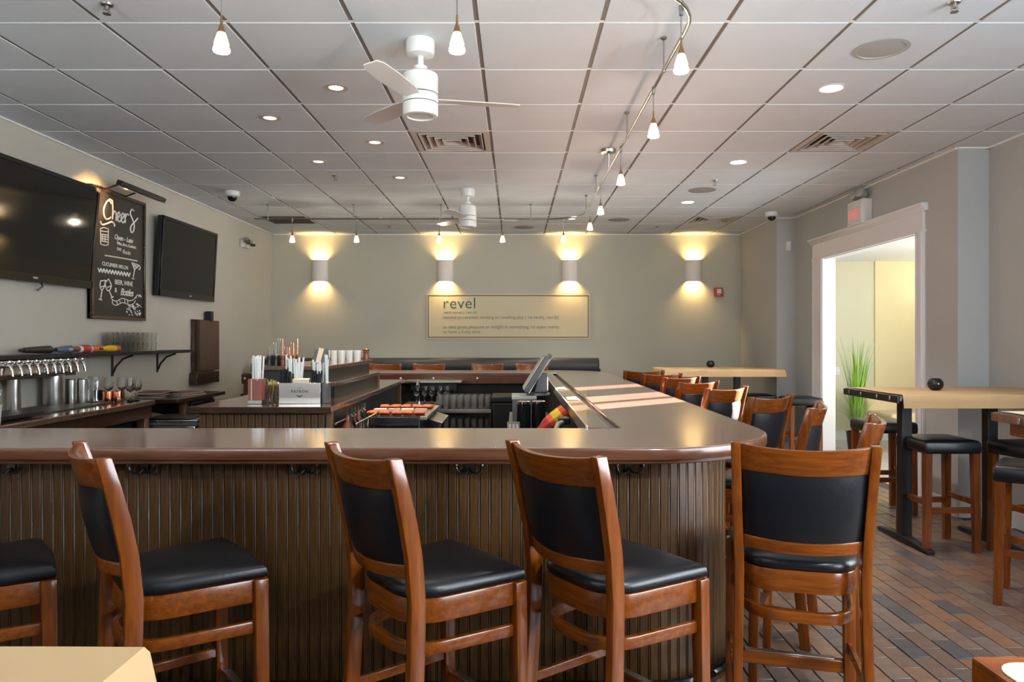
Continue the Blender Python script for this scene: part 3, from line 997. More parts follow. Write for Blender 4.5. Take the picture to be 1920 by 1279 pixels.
t = thing('wall_sign', 'cream wall sign with a dark border line and the word revel in teal', 'sign', (-0.102, YB, 1.774))
MB().box(-1.201, -0.012, -0.333, 1.201, 0, 0.333).build('board', M['sign'], t, 0.002)
b = MB()
for q in ((-1.182, -0.313, 1.182, -0.300), (-1.182, 0.300, 1.182, 0.313), (-1.182, -0.300, -1.170, 0.300), (1.170, -0.300, 1.182, 0.300)):
    b.box(q[0], -0.0138, q[1], q[2], -0.012, q[3])
b.build('border_line', M['signline'], t)
tr = (PI / 2, 0, 0)
text('word_revel', 'revel', 0.232, M['teal'], (-0.965, -0.0125, 0.118), tr, t, spacing=1.06, bold=-0.0008)
text('lettering', "verb rev\u00b7el | 'rev-\u0259l", 0.062, M['taupe'], (-0.955, -0.0125, 0.040), tr, t, shear=0.25)
text('lettering', "reveled or revelled; reveling or revelling play | 're-v\u0259-li\u014b, 'rev-li\u014b", 0.0655, M['taupe'], (-0.960, -0.0125, -0.034), tr, t)
text('lettering', 'to take great pleasure or delight in something, to make merry,', 0.068, M['taupe'], (-0.960, -0.0125, -0.176), tr, t)
text('lettering', 'to have a lively time.', 0.068, M['taupe'], (-0.960, -0.0125, -0.248), tr, t)

t = thing('fire_alarm', 'small red fire alarm box on the back wall right of the sconces', 'fire alarm', (2.985, YB, 2.13))
MB().box(-0.062, -0.05, -0.065, 0.062, 0, 0.065).build('case', M['red'], t, 0.006)
MB().box(-0.03, -0.056, -0.02, 0.035, -0.05, 0.045).build('strobe_lens', M['cup'], t, 0.004)
text('lettering', 'FIRE', 0.03, M['white'], (-0.03, -0.051, -0.05), tr, t)

# ------------------------------------------------------------------ left wall: screens, chalkboard, picture light, menu board
def television(label, yc, zc, wd, ht, x0, tilt, rz=0.0):
    """local: screen faces +X, width along Y"""
    t = thing('television', label, 'television', (x0, yc, zc), rz)
    R = RX(math.radians(tilt), 3, 'Y')

    def tb(c, s_):
        return MB().obox(R @ Vector(c), s_, R)
    tb((0, 0, 0), (0.05, wd, ht)).build('case', M['black'], t, 0.008)
    b = MB()
    fw = 0.032
    for c, s_ in (((0.03, 0, ht / 2 - fw / 2), (0.014, wd, fw)), ((0.03, 0, -ht / 2 + fw), (0.014, wd, fw * 2)), ((0.03, -wd / 2 + fw / 2, 0), (0.014, fw, ht)), ((0.03, wd / 2 - fw / 2, 0), (0.014, fw, ht))):
        b.obox(R @ Vector(c), s_, R)
    b.build('bezel', M['blackgloss'], t, 0.002, 1)
    tb((0.0285, 0, fw / 2), (0.006, wd - 2 * fw, ht - 3 * fw)).build('screen', M['screen'], t)
    tb((0.038, wd * 0.02, -ht / 2 + fw), (0.003, 0.05, 0.014)).build('maker_badge', M['lgrey'], t)
    tb((-0.05, 0, 0), (0.08, 0.3, 0.3)).build('wall_mount', M['blackmetal'], t, 0.004)
    return t


tv = television('large black flat television cut off by the left picture edge', 5.175, 2.27, 1.48, 0.83, -3.49, 4.5)
MB().tube([(-0.02, 0.12, -0.40), (0.0, 0.12, -0.44), (-0.03, 0.10, -0.475)], 0.008, 6).build('cable', M['black'], tv)
television('smaller black flat television right of the chalkboard', 7.66, 2.265, 1.28, 0.79, -3.50, 3.0, math.radians(0))

BX = -3.545
t = thing('chalkboard', 'tall framed chalkboard headed Cheers between the two televisions', 'chalkboard', (BX, 6.41, 2.175))
bw, bh = 0.875, 1.125
MB().box(-0.02, -bw / 2, -bh / 2, 0.004, bw / 2, bh / 2).build('slate', M['chalkboard'], t, 0.002)
b = MB()
for q in ((-bw / 2, -bh / 2, bw / 2, -bh / 2 + 0.03), (-bw / 2, bh / 2 - 0.03, bw / 2, bh / 2), (-bw / 2, -bh / 2 + 0.03, -bw / 2 + 0.03, bh / 2 - 0.03), (bw / 2 - 0.03, -bh / 2 + 0.03, bw / 2, bh / 2 - 0.03)):
    b.box(-0.025, q[0], q[1], 0.020, q[2], q[3])
b.build('frame', M['darkwood'], t, 0.003, 1)


def chalk(zx, zy):
    """chalk mark on the board plane"""
    px, py = 160 + zx / 4.7375, 340 + zy / 4.7375
    d = -(BX + 0.006) * F / (966 - px)
    return (0.006, d - 6.41, CZ + (636 - py) * d / F - 2.175)


def strokes(name, lines, r):
    b = MB()
    for ln in lines:
        P = [Vector(chalk(*p)) for p in ln]
        Q = []
        if len(P) > 2:
            for k in range(len(P) - 1):      # smooth the line
                p0, p1, p2, p3 = P[max(k - 1, 0)], P[k], P[k + 1], P[min(k + 2, len(P) - 1)]
                for q in range(4):
                    u = q / 4
                    Q.append(0.5 * ((2 * p1) + (p2 - p0) * u + (2 * p0 - 5 * p1 + 4 * p2 - p3) * u * u + (3 * p1 - p0 - 3 * p2 + p3) * u ** 3))
            Q.append(P[-1])
        else:
            Q = P
        b.tube(Q, r, 4)
    return b.build(name, M['chalk'], t)


strokes('word_cheers', [[(232, 168), (215, 162), (185, 190), (163, 245), (165, 300), (185, 335), (212, 332), (226, 318)], [(228, 200), (222, 180), (210, 172)],
                        [(238, 165), (243, 250), (240, 338)], [(240, 312), (258, 265), (273, 290), (272, 345), (282, 340)],
                        [(283, 330), (305, 305), (300, 275), (286, 292), (285, 335), (300, 358), (318, 345)], [(320, 340), (340, 312), (335, 283), (321, 300), (318, 342), (332, 367), (350, 352)],
                        [(352, 285), (353, 370)], [(353, 325), (370, 292), (386, 300)],
                        [(432, 262), (412, 252), (398, 285), (415, 330), (432, 380), (430, 430), (415, 455), (400, 435), (408, 395), (440, 360), (466, 328)],
                        [(133, 355), (150, 385), (190, 377), (235, 360), (258, 382), (256, 402)]], 0.0075)
strokes('whiskey_glass_drawing', [[(133, 420), (168, 412), (204, 425)], [(133, 420), (135, 555)], [(204, 425), (202, 565)], [(135, 555), (168, 568), (202, 565)], [(135, 440), (170, 445), (203, 448)],
                          [(138, 470), (200, 478)], [(140, 490), (198, 498)], [(140, 510), (198, 518)], [(140, 530), (198, 540)], [(150, 470), (152, 535)], [(175, 474), (176, 540)]], 0.0045)
strokes('divider_line', [[(172, 658), (320, 682), (462, 708)]], 0.006)
strokes('zigzag_line', [[(112 + k * 13, (770 if k % 2 == 0 else 805) + k * 2.0)] + [(112 + (k + 1) * 13, (770 if k % 2 == 1 else 805) + (k + 1) * 2.0)] for k in range(22)], 0.0065)
strokes('cocktail_glass_drawing', [[(412, 722), (480, 748)], [(412, 722), (436, 785)], [(480, 748), (436, 785)], [(436, 785), (425, 855)], [(412, 862), (436, 868)], [(470, 745), (486, 760), (482, 785), (468, 775)], [(425, 740), (465, 758)], [(430, 755), (455, 768)]], 0.005)
strokes('champagne_glasses_drawing', [[(135, 885), (130, 935), (148, 965), (168, 935), (180, 880)], [(135, 885), (180, 880)], [(148, 965), (135, 1048)], [(118, 1045), (148, 1056)],
                               [(172, 905), (195, 970), (222, 958), (228, 915), (205, 868)], [(172, 905), (205, 868)], [(210, 968), (238, 1035)], [(140, 940), (162, 930)], [(195, 945), (222, 930)], [(228, 1040), (250, 1025)]], 0.005)
strokes('ribbon_drawing', [[(240, 1050), (275, 1065), (330, 1040), (390, 1060), (430, 1050), (462, 1010), (475, 1030)], [(240, 1085), (275, 1103), (330, 1078), (390, 1098), (430, 1085), (445, 1060)], [(240, 1050), (240, 1085)],
                    [(280, 1070), (285, 1095)], [(305, 1060), (310, 1085)], [(350, 1055), (352, 1080)], [(375, 1060), (378, 1088)]], 0.004)
rr = random.Random(4)
strokes('chalk_dots', [[(x, y), (x + 7, y + 7)] for x, y in [(rr.uniform(360, 490), rr.uniform(1090, 1190)) for _ in range(46)] + [(rr.uniform(440, 490), rr.uniform(960, 1090)) for _ in range(14)] if x + y * 0.9 > 1370], 0.0055)


def ctext(body, zx, zy, size, shear=0.0, bold=0.0, sp=1.0):
    p = chalk(zx, zy)
    return text('lettering', body, size, M['chalk'], (0.0045, p[1], p[2]), (PI / 2, 0, PI / 2), t, 0.0015, 'LEFT', shear, bold, sp)


ctext('Open - Late', 258, 510, 0.062, 0.3, 0.001)
ctext('Wine, Beer, Cocktails', 282, 560, 0.036, 0.0, 0.001)
ctext('BAR', 282, 612, 0.040)
ctext('Rocks', 330, 640, 0.055, 0.35)
ctext('CUCUMBER MELON', 150, 745, 0.047, 0.0, 0.0004, 0.98)
ctext('BEER, WINE', 262, 912, 0.060, 0.0, 0.0003, 0.95)
ctext('&', 262, 985, 0.06)
ctext('Bottles', 312, 1010, 0.090, 0.3, 0.001, 0.85)

t = thing('picture_light', 'black bar picture light on two arms above the chalkboard', 'lamp', (-3.30, 6.35, 2.745))
MB().obox((0, 0, 0), (0.065, 0.74, 0.045), RX(math.radians(25), 3, 'Y')).build('bar_shade', M['blackmetal'], t, 0.012, 3)
b = MB()
for y in (-0.16, 0.16):
    b.tube([(-0.02, y, 0.0), (-0.12, y - 0.01, 0.03), (-0.22, y - 0.02, -0.01), (-0.272, y - 0.02, -0.02)], 0.008, 6)
b.build('arm', M['blackmetal'], t)
MB().box(-0.275, -0.25, -0.05, -0.255, 0.2, 0.01).build('wall_plate', M['blackmetal'], t, 0.003)
MB().tube([(-0.018, -0.33, -0.018), (-0.018, 0.33, -0.018)], 0.010, 6).build('lamp_tube', M['cup'], t)
l = light('picture_lamp', 'SPOT', (0.0, -0.24, -0.045), 17, (1.0, 0.55, 0.20), (-1.0, -0.15, -0.30), spot_size=math.radians(105), spot_blend=1.0, shadow_soft_size=0.03)
l.parent = t

t = thing('menu_board', 'brown wooden menu board hanging on the left wall by a dark clip', 'menu board', (-3.57, 8.25, 1.30))
MB().box(0.0, -0.36, -0.33, 0.03, 0.17, 0.36).build('back_board', M['darkwood'], t, 0.004)
MB().box(0.030, -0.30, -0.22, 0.075, 0.22, 0.355).build('menu_sheaf', M['menuwood'], t, 0.004)
MB().box(0.0, -0.40, -0.36, 0.09, 0.18, -0.23).build('ledge', M['darkwood'], t, 0.004)
MB().box(0.02, -0.04, 0.34, 0.085, 0.04, 0.46).build('clip', M['blackmetal'], t, 0.006)

t = thing('emergency_light', 'small twin head emergency light near the far end of the left wall', 'emergency light', (XL, 9.42, 2.69))
MB().box(0, -0.10, -0.05, 0.05, 0.10, 0.05).build('case', M['white'], t, 0.008)
for s_ in (-1, 1):
    MB().lathe([(0, 0), (0.03, 0.005), (0.052, 0.05), (0.055, 0.06), (0, 0.062)], 14, (0.05, s_ * 0.08, 0.0), RX(math.radians(60), 3, 'Y') @ RX(-s_ * 0.5, 3, 'X')).build('lamp_head', M['chrome'], t, 0, 2, 40)

# right wall: exit sign with lamp heads, motion sensor
t = thing('exit_sign', 'white exit sign with faint red letters and two lamp heads above the doorway', 'exit sign', (XR2, 7.32, 2.735))
MB().box(-0.105, -0.155, -0.125, 0, 0.155, 0.115).build('case', M['white'], t, 0.006)
MB().box(-0.109, -0.135, -0.105, -0.105, 0.135, 0.095).build('face', M['cup'], t, 0.002)
text('lettering', 'EXIT', 0.122, M['redlit'], (-0.1095, 0, -0.062), (PI / 2, 0, -PI / 2), t, 0.002, 'CENTER', 0, 0.004)
for s_ in (-0.07, 0.07):
    R = RX(math.radians(-75), 3, 'Y') @ RX(math.radians(20), 3, 'X')
    MB().lathe([(0, 0), (0.035, 0.004), (0.045, 0.05), (0.048, 0.085), (0.04, 0.09), (0, 0.088)], 14, (-0.03, s_, 0.165), R).build('lamp_head', M['lgrey'], t, 0, 2, 40)
    MB().lathe([(0.012, 0.11), (0.012, 0.16)], 8, (-0.045, s_, 0)).build('neck', M['white'], t)

t = thing('motion_sensor', 'small white sensor box high on the pale pier left of the doorway', 'sensor', (3.46, Y23, 2.62))
MB().box(-0.03, -0.04, -0.06, 0.03, 0, 0.06).build('case', M['white'], t, 0.008)
MB().box(-0.02, -0.045, -0.045, 0.02, -0.04, 0.0).build('lens', M['cup'], t, 0.003)
# ------------------------------------------------------------------ ceiling: fans
def fan(label, x, y, a0):
    t = thing('ceiling_fan', label, 'ceiling fan', (x, y, CEIL))
    MB().lathe([(0, 0), (0.072, 0), (0.074, -0.01), (0.074, -0.055), (0.068, -0.075), (0.045, -0.082), (0, -0.082)], 28).build('canopy', M['fan'], t, 0, 2, 30)
    MB().lathe([(0.016, -0.07), (0.016, -0.15)], 12).build('downrod', M['fan'], t)
    MB().lathe([(0, -0.132), (0.034, -0.134), (0.036, -0.155), (0.075, -0.168), (0.089, -0.178), (0.0915, -0.19), (0.0915, -0.278)], 28).build('motor_housing', M['fan'], t, 0, 2, 30)
    MB().lathe([(0.084, -0.278), (0.084, -0.284)], 28).build('seam_ring', M['grey'], t)
    MB().lathe([(0.091, -0.284), (0.092, -0.325)], 28).build('blade_hub', M['fan'], t, 0, 2, 30)
    MB().lathe([(0.085, -0.325), (0.085, -0.330)], 28).build('seam_ring', M['grey'], t)
    MB().lathe([(0.0915, -0.330), (0.0915, -0.378), (0.087, -0.392), (0.07, -0.394), (0.066, -0.388), (0, -0.388)], 28).build('bottom_cap', M['fan'], t, 0, 2, 30)
    b = MB()
    secs = []
    for r, wd_, dz in ((0.08, 0.07, 0), (0.16, 0.10, -0.002), (0.35, 0.115, -0.002), (0.48, 0.10, 0.0), (0.52, 0.07, 0.0)):
        tilt = 0.16
        secs.append([(r, -wd_ / 2, -wd_ / 2 * tilt - 0.003 + dz), (r, wd_ / 2, wd_ / 2 * tilt - 0.003 + dz), (r, wd_ / 2, wd_ / 2 * tilt + 0.003 + dz), (r, -wd_ / 2, -wd_ / 2 * tilt + 0.003 + dz)])
    b.loft(secs)
    me = b.mesh('blade', M['blade'], 0.001, 1)
    for k in range(3):
        put('blade', me, t, (0, 0, -0.303), (0, 0, math.radians(a0 + 120 * k)))
    return t


fan('nearer white ceiling fan with a drum shaped motor, above the middle of the bar', -0.49, 3.71, 12)
fan('farther small looking white ceiling fan near the back wall', -0.49, 7.38, 10)

# diffusers in the tile grid
NAMES = {0: 'square ceiling air diffuser behind the nearer fan', 1: 'square ceiling air diffuser at the right above the doorway', 2: 'far square ceiling air diffuser at the right, catching warm light', 3: 'flat dark ceiling air return panel at the far left'}
holes.sort(key=lambda q: (q[2], q[0]))
order = {}
for q in holes:
    x0, x1, y0, y1 = q
    xm, ym = (x0 + x1) / 2, (y0 + y1) / 2
    if y0 < 6.5:
        lab = NAMES[0] if xm < 1 else NAMES[1]
        kind = 0
    else:
        kind = 1 if xm < 0 else 0
        lab = NAMES[3] if xm < 0 else NAMES[2]
    t = thing('air_diffuser', lab, 'air vent', (xm, ym, CEIL))
    h = 0.295
    if kind == 0:
        b = MB()
        for s0_, s1_ in ((h, h - 0.045),):
            b.box(-s0_, -s0_, 0, s0_, -s1_, 0.012).box(-s0_, s1_, 0, s0_, s0_, 0.012).box(-s0_, -s1_, 0, -s1_, s1_, 0.012).box(s1_, -s1_, 0, s0_, s1_, 0.012)
        b.build('frame', M['ventm'], t, 0.002, 1)
        MB().box(-h, -h, 0.04, h, h, 0.044).build('duct', M['ventd'], t)
        for k in range(4):
            o = 0.235 - 0.055 * k
            i_ = o - 0.028
            b = MB()
            for a in range(4):
                R = RX(a * PI / 2, 3, 'Z')
                b.loft([[R @ Vector(p) for p in ((-o, -o, 0.0), (-i_, -i_, 0.034), (-i_, -i_, 0.037), (-o, -o, 0.003))], [R @ Vector(p) for p in ((o, -o, 0.0), (i_, -i_, 0.034), (i_, -i_, 0.037), (o, -o, 0.003))]])
            for s0_, s1_ in ((o + 0.004, o - 0.003),):
                b.box(-s0_, -s0_, -0.004, s0_, -s1_, 0.006).box(-s0_, s1_, -0.004, s0_, s0_, 0.006).box(-s0_, -s1_, -0.004, -s1_, s1_, 0.006).box(s1_, -s1_, -0.004, s0_, s1_, 0.006)
            b.build('louvre', M['ventm'], t)
    else:
        MB().box(-h, -h, 0.0, h, h, 0.012).build('panel', M['ventm'], t, 0.002, 1)
        b = MB()
        for k in range(14):
            y = -0.26 + k * 0.04
            b.box(-0.27, y - 0.008, -0.004, 0.27, y + 0.008, 0.0)
        b.build('grille_bars', M['ventd'], t)

# recessed lights
ORD = ('nearest', 'second', 'third', 'fourth', 'farthest')


def downlight(label, x, y, warm=True, on=True, group=None):
    t = thing('recessed_light', label, 'ceiling light', (x, y, CEIL), 0, group)
    R = 0.047 if warm else 0.068
    MB().lathe([(R, 0.004), (R + (0.026 if warm else 0.016), 0.002), (R + (0.028 if warm else 0.018), -0.003), (R, -0.004), (R - 0.004, 0.0)], 24).build('trim_ring', M['ventm'] if warm else M['white'], t, 0, 2, 40)
    MB().lathe([(0, -0.0012), (R - 0.004, -0.001), (R - 0.004, 0.002), (0, 0.002)], 24).build('lens', M['ledwarm'] if warm else M['led'], t)
    if on:
        l = light('recessed_lamp', 'SPOT', (0, 0, -0.03), 50 if warm else 75, (1.0, 0.85, 0.68) if warm else (1.0, 0.95, 0.89), (0, 0, -1), spot_size=math.radians(95), spot_blend=0.8, shadow_soft_size=0.05)
        l.parent = t
    return t


for k, (x, y) in enumerate([(-1.10, 4.40), (-1.10, 5.62), (-1.10, 6.85)]):
    downlight('%s warm recessed ceiling light in the row just left of the fans' % ('nearest', 'middle', 'farthest')[k], x, y, True, True, 'warm recessed lights left of the fans')
for k, (x, y) in enumerate([(-1.71, 5.00), (-1.71, 6.23), (-1.71, 9.15)]):
    downlight('%s warm recessed ceiling light in the outer left row' % ('nearest', 'middle', 'farthest')[k], x, y, True, True, 'warm recessed lights of the outer left row')
downlight('far recessed ceiling light beside the bend of the track near the back wall', 0.728, 9.20, True)
for k, (x, y) in enumerate([(1.945, 4.41), (1.945, 6.25), (1.945, 8.08)]):
    downlight('%s bright white recessed ceiling light right of the track' % ('nearest', 'middle', 'farthest')[k], x, y, False, True, 'white recessed lights right of the track')

for k, (x, y, dark) in enumerate([(1.945, 3.81, 0), (1.935, 7.42, 1), (1.34, 9.26, 1), (0.118, 9.88, 1)]):
    t = thing('ceiling_speaker', ('large round ceiling speaker near the top right corner', 'round grey ceiling speaker between two white recessed lights', 'flat round ceiling speaker right of the track bend', 'flat round ceiling speaker between the far fan and the back wall')[k], 'speaker', (x, y, CEIL), 0, 'round ceiling speakers')
    MB().lathe([(0.118, 0.002), (0.140, 0.0), (0.141, -0.004), (0.120, -0.007), (0.118, -0.003)], 32).build('rim', M['lgrey'] if not dark else M['speakerd'], t, 0, 2, 40)
    MB().lathe([(0, -0.006), (0.10, -0.005), (0.119, -0.002), (0.119, 0.002), (0, 0.002)], 32).build('grille', M['speakerd' if dark else 'speaker'], t)

for k, (x, y) in enumerate([(-1.88, 3.30), (2.01, 3.28), (-1.70, 6.78), (1.94, 6.97), (-1.71, 9.75), (1.95, 9.85)]):
    t = thing('sprinkler', ('ceiling sprinkler at the top left edge of the picture', 'ceiling sprinkler at the top right edge of the picture', 'small ceiling sprinkler among the warm lights of the left rows', 'small ceiling sprinkler beside the middle white recessed light', 'far ceiling sprinkler near the back wall, left of the far fan', 'far ceiling sprinkler near the back wall, beside the far right diffuser')[k], 'sprinkler', (x, y, CEIL), 0, 'ceiling sprinklers')
    MB().lathe([(0, 0), (0.03, 0), (0.026, -0.008), (0.008, -0.012), (0.008, -0.03), (0, -0.03)], 14).build('body', M['nickel'], t)
    b = MB()
    b.tube([(-0.012, 0, -0.02), (-0.014, 0, -0.035), (0, 0, -0.045)], 0.003, 5)
    b.tube([(0.012, 0, -0.02), (0.014, 0, -0.035), (0, 0, -0.045)], 0.003, 5)
    b.lathe([(0, -0.045), (0.018, -0.045), (0.018, -0.048), (0, -0.048)], 12)
    b.build('deflector', M['nickel'], t)

for k, (x, y) in enumerate([(-2.96, 7.5), (3.12, 8.72)]):
    t = thing('security_camera', ('white dome camera on the ceiling above the smaller television', 'white dome camera on the ceiling left of the exit sign')[k], 'camera', (x, y, CEIL))
    MB().lathe([(0, 0), (0.078, 0), (0.080, -0.012), (0.076, -0.045), (0.060, -0.055), (0, -0.056)], 24).build('housing', M['white'], t, 0, 2, 40)
    MB().lathe([(0, -0.105)] + [(0.05 * math.cos(math.radians(a)), -0.058 - 0.047 * math.sin(math.radians(a))) for a in range(80, -1, -16)] + [(0, -0.05)], 20).build('dome', M['blackgloss'], t, 0, 2, 60)

# ------------------------------------------------------------------ monorail with pendants
ZR = 2.817
t = thing('light_track', 'thin grey monorail light track hung below the ceiling in a wide U over the bar', 'light track', (0, 0, 0))
p = [(-2.98, 8.2), (0.36, 8.2)] + [(0.36 + 0.40 * math.sin(math.radians(a)), 7.8 + 0.40 * math.cos(math.radians(a))) for a in range(10, 90, 10)] + [(0.76, 7.8), (0.76, 3.2)]
p += [(0.36 + 0.40 * math.cos(math.radians(a)), 3.17 - 0.40 * math.sin(math.radians(a))) for a in range(8, 91, 10)] + [(0.3, 2.77), (-2.4, 2.77)]
MB().tube([(q[0], q[1], ZR) for q in p], 0.0085, 8).build('rail', M['nickel'], t)
so = MB().lathe([(0, CEIL), (0.016, CEIL), (0.016, CEIL - 0.008), (0.0045, CEIL - 0.018), (0.0045, ZR + 0.006), (0.011, ZR + 0.004), (0.011, ZR - 0.012), (0, ZR - 0.012)], 10).mesh('standoff', M['nickel'])
for x, y in [(0.76, 3.665), (0.76, 4.87), (0.76, 6.75), (0.76, 7.68), (0.177, 8.2), (-0.85, 8.2), (-1.85, 8.2), (-2.83, 8.2), (-0.7, 2.77), (-1.7, 2.77), (0.3, 2.77)]:
    put('standoff', so, t, (x, y, 0))
MB().lathe([(0, CEIL), (0.062, CEIL), (0.066, CEIL - 0.006), (0.062, CEIL - 0.026), (0.01, CEIL - 0.03), (0.006, CEIL - 0.035), (0.006, ZR), (0, ZR - 0.01)], 22, (0.76, 5.84, 0)).build('transformer_canopy', M['nickel'], t, 0, 2, 40)


def make_pendant(label, group):
    t = thing('pendant_light', label, 'pendant light', (0, 0, ZR), 0, group)
    MB().lathe([(0, 0.012), (0.009, 0.012), (0.011, 0.0), (0.009, -0.03), (0.003, -0.036)], 10).build('rail_clip', M['nickel'], t)
    MB().lathe([(0.0028, -0.03), (0.0028, -0.125)], 6).build('cord', M['nickel'], t)
    MB().lathe([(0, -0.122), (0.004, -0.124), (0.005, -0.158), (0.010, -0.170), (0.0155, -0.192), (0, -0.192)], 12).build('socket', M['brass'], t, 0, 2, 40)
    MB().lathe([(0.013, -0.188), (0.019, -0.202), (0.0265, -0.228), (0.0295, -0.238), (0.0265, -0.243), (0.0315, -0.252), (0.0335, -0.262), (0.030, -0.267), (0.027, -0.261), (0.024, -0.238), (0.0145, -0.202)], 20).build('glass_shade', M['frost'], t, 0, 2, 60)
    MB().lathe([(0, -0.20), (0.007, -0.204), (0.009, -0.222), (0.006, -0.238), (0, -0.241)], 10).build('bulb', M['bulb'], t)
    return t


PL = [(0.69, 2.98, 'pendant light at the top bend of the track, right of the nearer fan', 'pendants of the right track run'),
      (0.76, 3.94, 'second pendant light along the right track run, counted from the camera', 'pendants of the right track run'),
      (0.76, 5.155, 'third pendant light along the right track run, near the round track canopy', 'pendants of the right track run'),
      (0.76, 6.38, 'fourth pendant light along the right track run, counted from the camera', 'pendants of the right track run'),
      (0.76, 7.29, 'fifth pendant light of the right track run, just before the far bend', 'pendants of the right track run'),
      (-0.225, 2.77, 'pendant light hanging beside the nearer ceiling fan', 'pendants of the near track run'),
      (-1.135, 2.77, 'pendant light hanging alone over the left part of the bar front', 'pendants of the near track run'),
      (-2.55, 8.2, 'leftmost pendant light along the back wall', 'pendants of the far track run'),
      (-1.815, 8.2, 'second pendant light from the left along the back wall', 'pendants of the far track run'),
      (-0.87, 8.2, 'middle pendant light along the back wall, left of the far fan', 'pendants of the far track run'),
      (-0.145, 8.2, 'fourth pendant light from the left along the back wall, right of the far fan', 'pendants of the far track run'),
      (0.55, 8.17, 'rightmost pendant light along the back wall, at the far track bend', 'pendants of the far track run')]
pp = None
for x, y, lab, g in PL:
    if pp is None:
        pp = make_pendant(lab, g)
        pp.location = (x, y, ZR)
        o = pp
    else:
        o = dup(pp, (x, y, ZR), 0, lab, g)
for x, y, lab, g in PL:
    l = light('pendant_lamp', 'POINT', (x, y, ZR - 0.29), 4.0, (1.0, 0.86, 0.68), shadow_soft_size=0.02)

# ------------------------------------------------------------------ hall: tall grass in a pot, low chair
t = thing('potted_grass', 'tall bright green ornamental grass in a dark pot, standing in the hall behind the doorway', 'plant', (4.36, 9.15, 0))
MB().lathe([(0, 0.0), (0.10, 0.0), (0.125, 0.24), (0.13, 0.26), (0.115, 0.26), (0.11, 0.22), (0, 0.22)], 20).build('pot', M['black'], t, 0, 2, 40)
rg = random.Random(2)


def blades(n, h0, h1, spread, droop, wd_, m, name):
    b = MB()
    for k in range(n):
        a = rg.uniform(0, 2 * PI)
        r0 = rg.uniform(0, 0.06)
        H = rg.uniform(h0, h1)
        s_ = rg.uniform(0.15, 1.0) * spread
        d = Vector((math.cos(a), math.sin(a), 0))
        sd = Vector((-math.sin(a), math.cos(a), 0))
        base = d * r0 + Vector((0, 0, 0.21))
        i = len(b.v)
        n_ = 5
        for q in range(n_ + 1):
            u = q / n_
            c = base + d * s_ * u ** 2 + Vector((0, 0, H * (u - droop * u ** 3)))
            w_ = wd_ * (1 - u) ** 0.6 * (0.6 + 0.8 * u)
            b.v.append(tuple(c - sd * w_))
            b.v.append(tuple(c + sd * w_ + d * 0.001))
        for q in range(n_):
            b.f.append([i + 2 * q, i + 2 * q + 1, i + 2 * q + 3, i + 2 * q + 2])
    o = b.build(name, m, t, 0, 2, 60)
    o['kind'] = 'stuff'


blades(90, 0.85, 1.32, 0.24, 0.03, 0.008, M['grassa'], 'tall_blades')
blades(260, 0.35, 0.75, 0.36, 0.25, 0.004, M['grassb'], 'low_blades')

t = thing('hall_chair', 'beige cushioned low chair with pale legs in the hall beyond the high table', 'chair', (4.95, 9.3, 0), 0.2)
MB().box(-0.28, -0.26, 0.36, 0.28, 0.26, 0.50).build('seat', M['beige'], t, 0.04, 3)
MB().box(-0.28, 0.20, 0.45, 0.28, 0.32, 0.74).build('backrest', M['beige'], t, 0.04, 3)
for sx in (-1, 1):
    for sy in (-1, 1):
        b = MB()
        b.loft([[(sx * 0.24 - r, sy * 0.22 - r, z), (sx * 0.24 + r, sy * 0.22 - r, z), (sx * 0.24 + r, sy * 0.22 + r, z), (sx * 0.24 - r, sy * 0.22 + r, z)] for r, z in ((0.014, 0), (0.022, 0.37))])
        b.build('leg', M['cream'], t, 0.003, 1)
# ------------------------------------------------------------------ stepped island in the middle of the bar
IZ = 1.04
isl = thing('back_bar_island', 'stepped wooden back bar island inside the bar with beaded end panel', 'counter', (-1.505, 5.665, 0))
ox, oy = -1.505, 5.665


def ib(name, m, q, bev=0.004):
    return MB().box(q[0] - ox, q[1] - oy, q[2], q[3] - ox, q[4] - oy, q[5]).build(name, M[m], isl, bev)


ib('lower_top', 'barwoody', (-1.925, 4.23, IZ - 0.036, -1.088, 7.10, IZ), 0.005)
ib('front_edge', 'darkwood', (-1.928, 4.222, IZ - 0.037, -1.086, 4.2305, IZ - 0.001), 0.001)
ib('step_riser', 'black', (-1.77, 4.90, IZ, -1.235, 6.40, 1.118), 0.0)
ib('middle_top', 'barwoody', (-1.79, 4.88, 1.118, -1.218, 6.44, 1.148), 0.004)
ib('step_riser', 'black', (-1.72, 4.90, 1.148, -1.30, 6.38, 1.228), 0.0)
ib('upper_top', 'barwoody', (-1.74, 4.86, 1.228, -1.287, 6.46, 1.256), 0.004)
ib('step_post', 'midwood', (-1.235, 6.40, IZ, -1.215, 6.43, 1.118), 0.002)
ib('core', 'black', (-1.90, 4.32, 0.0, -1.15, 7.05, IZ - 0.036), 0.0)
pm = MB().box(-0.0195, -0.013, 0, 0.0195, 0, IZ - 0.037).mesh('bead_plank', M['panelwood'], 0.004, 2)
x = -1.9
while x < -1.15:
    put('bead_plank', pm, isl, (x + 0.0205 - ox, 4.318 - oy, 0))
    x += 0.042
ib('corner_post', 'midwood', (-1.135, 4.30, 0.0, -1.098, 4.345, IZ - 0.036), 0.003)
ib('corner_post', 'midwood', (-1.150, 6.95, 0.0, -1.110, 7.0, IZ - 0.036), 0.003)

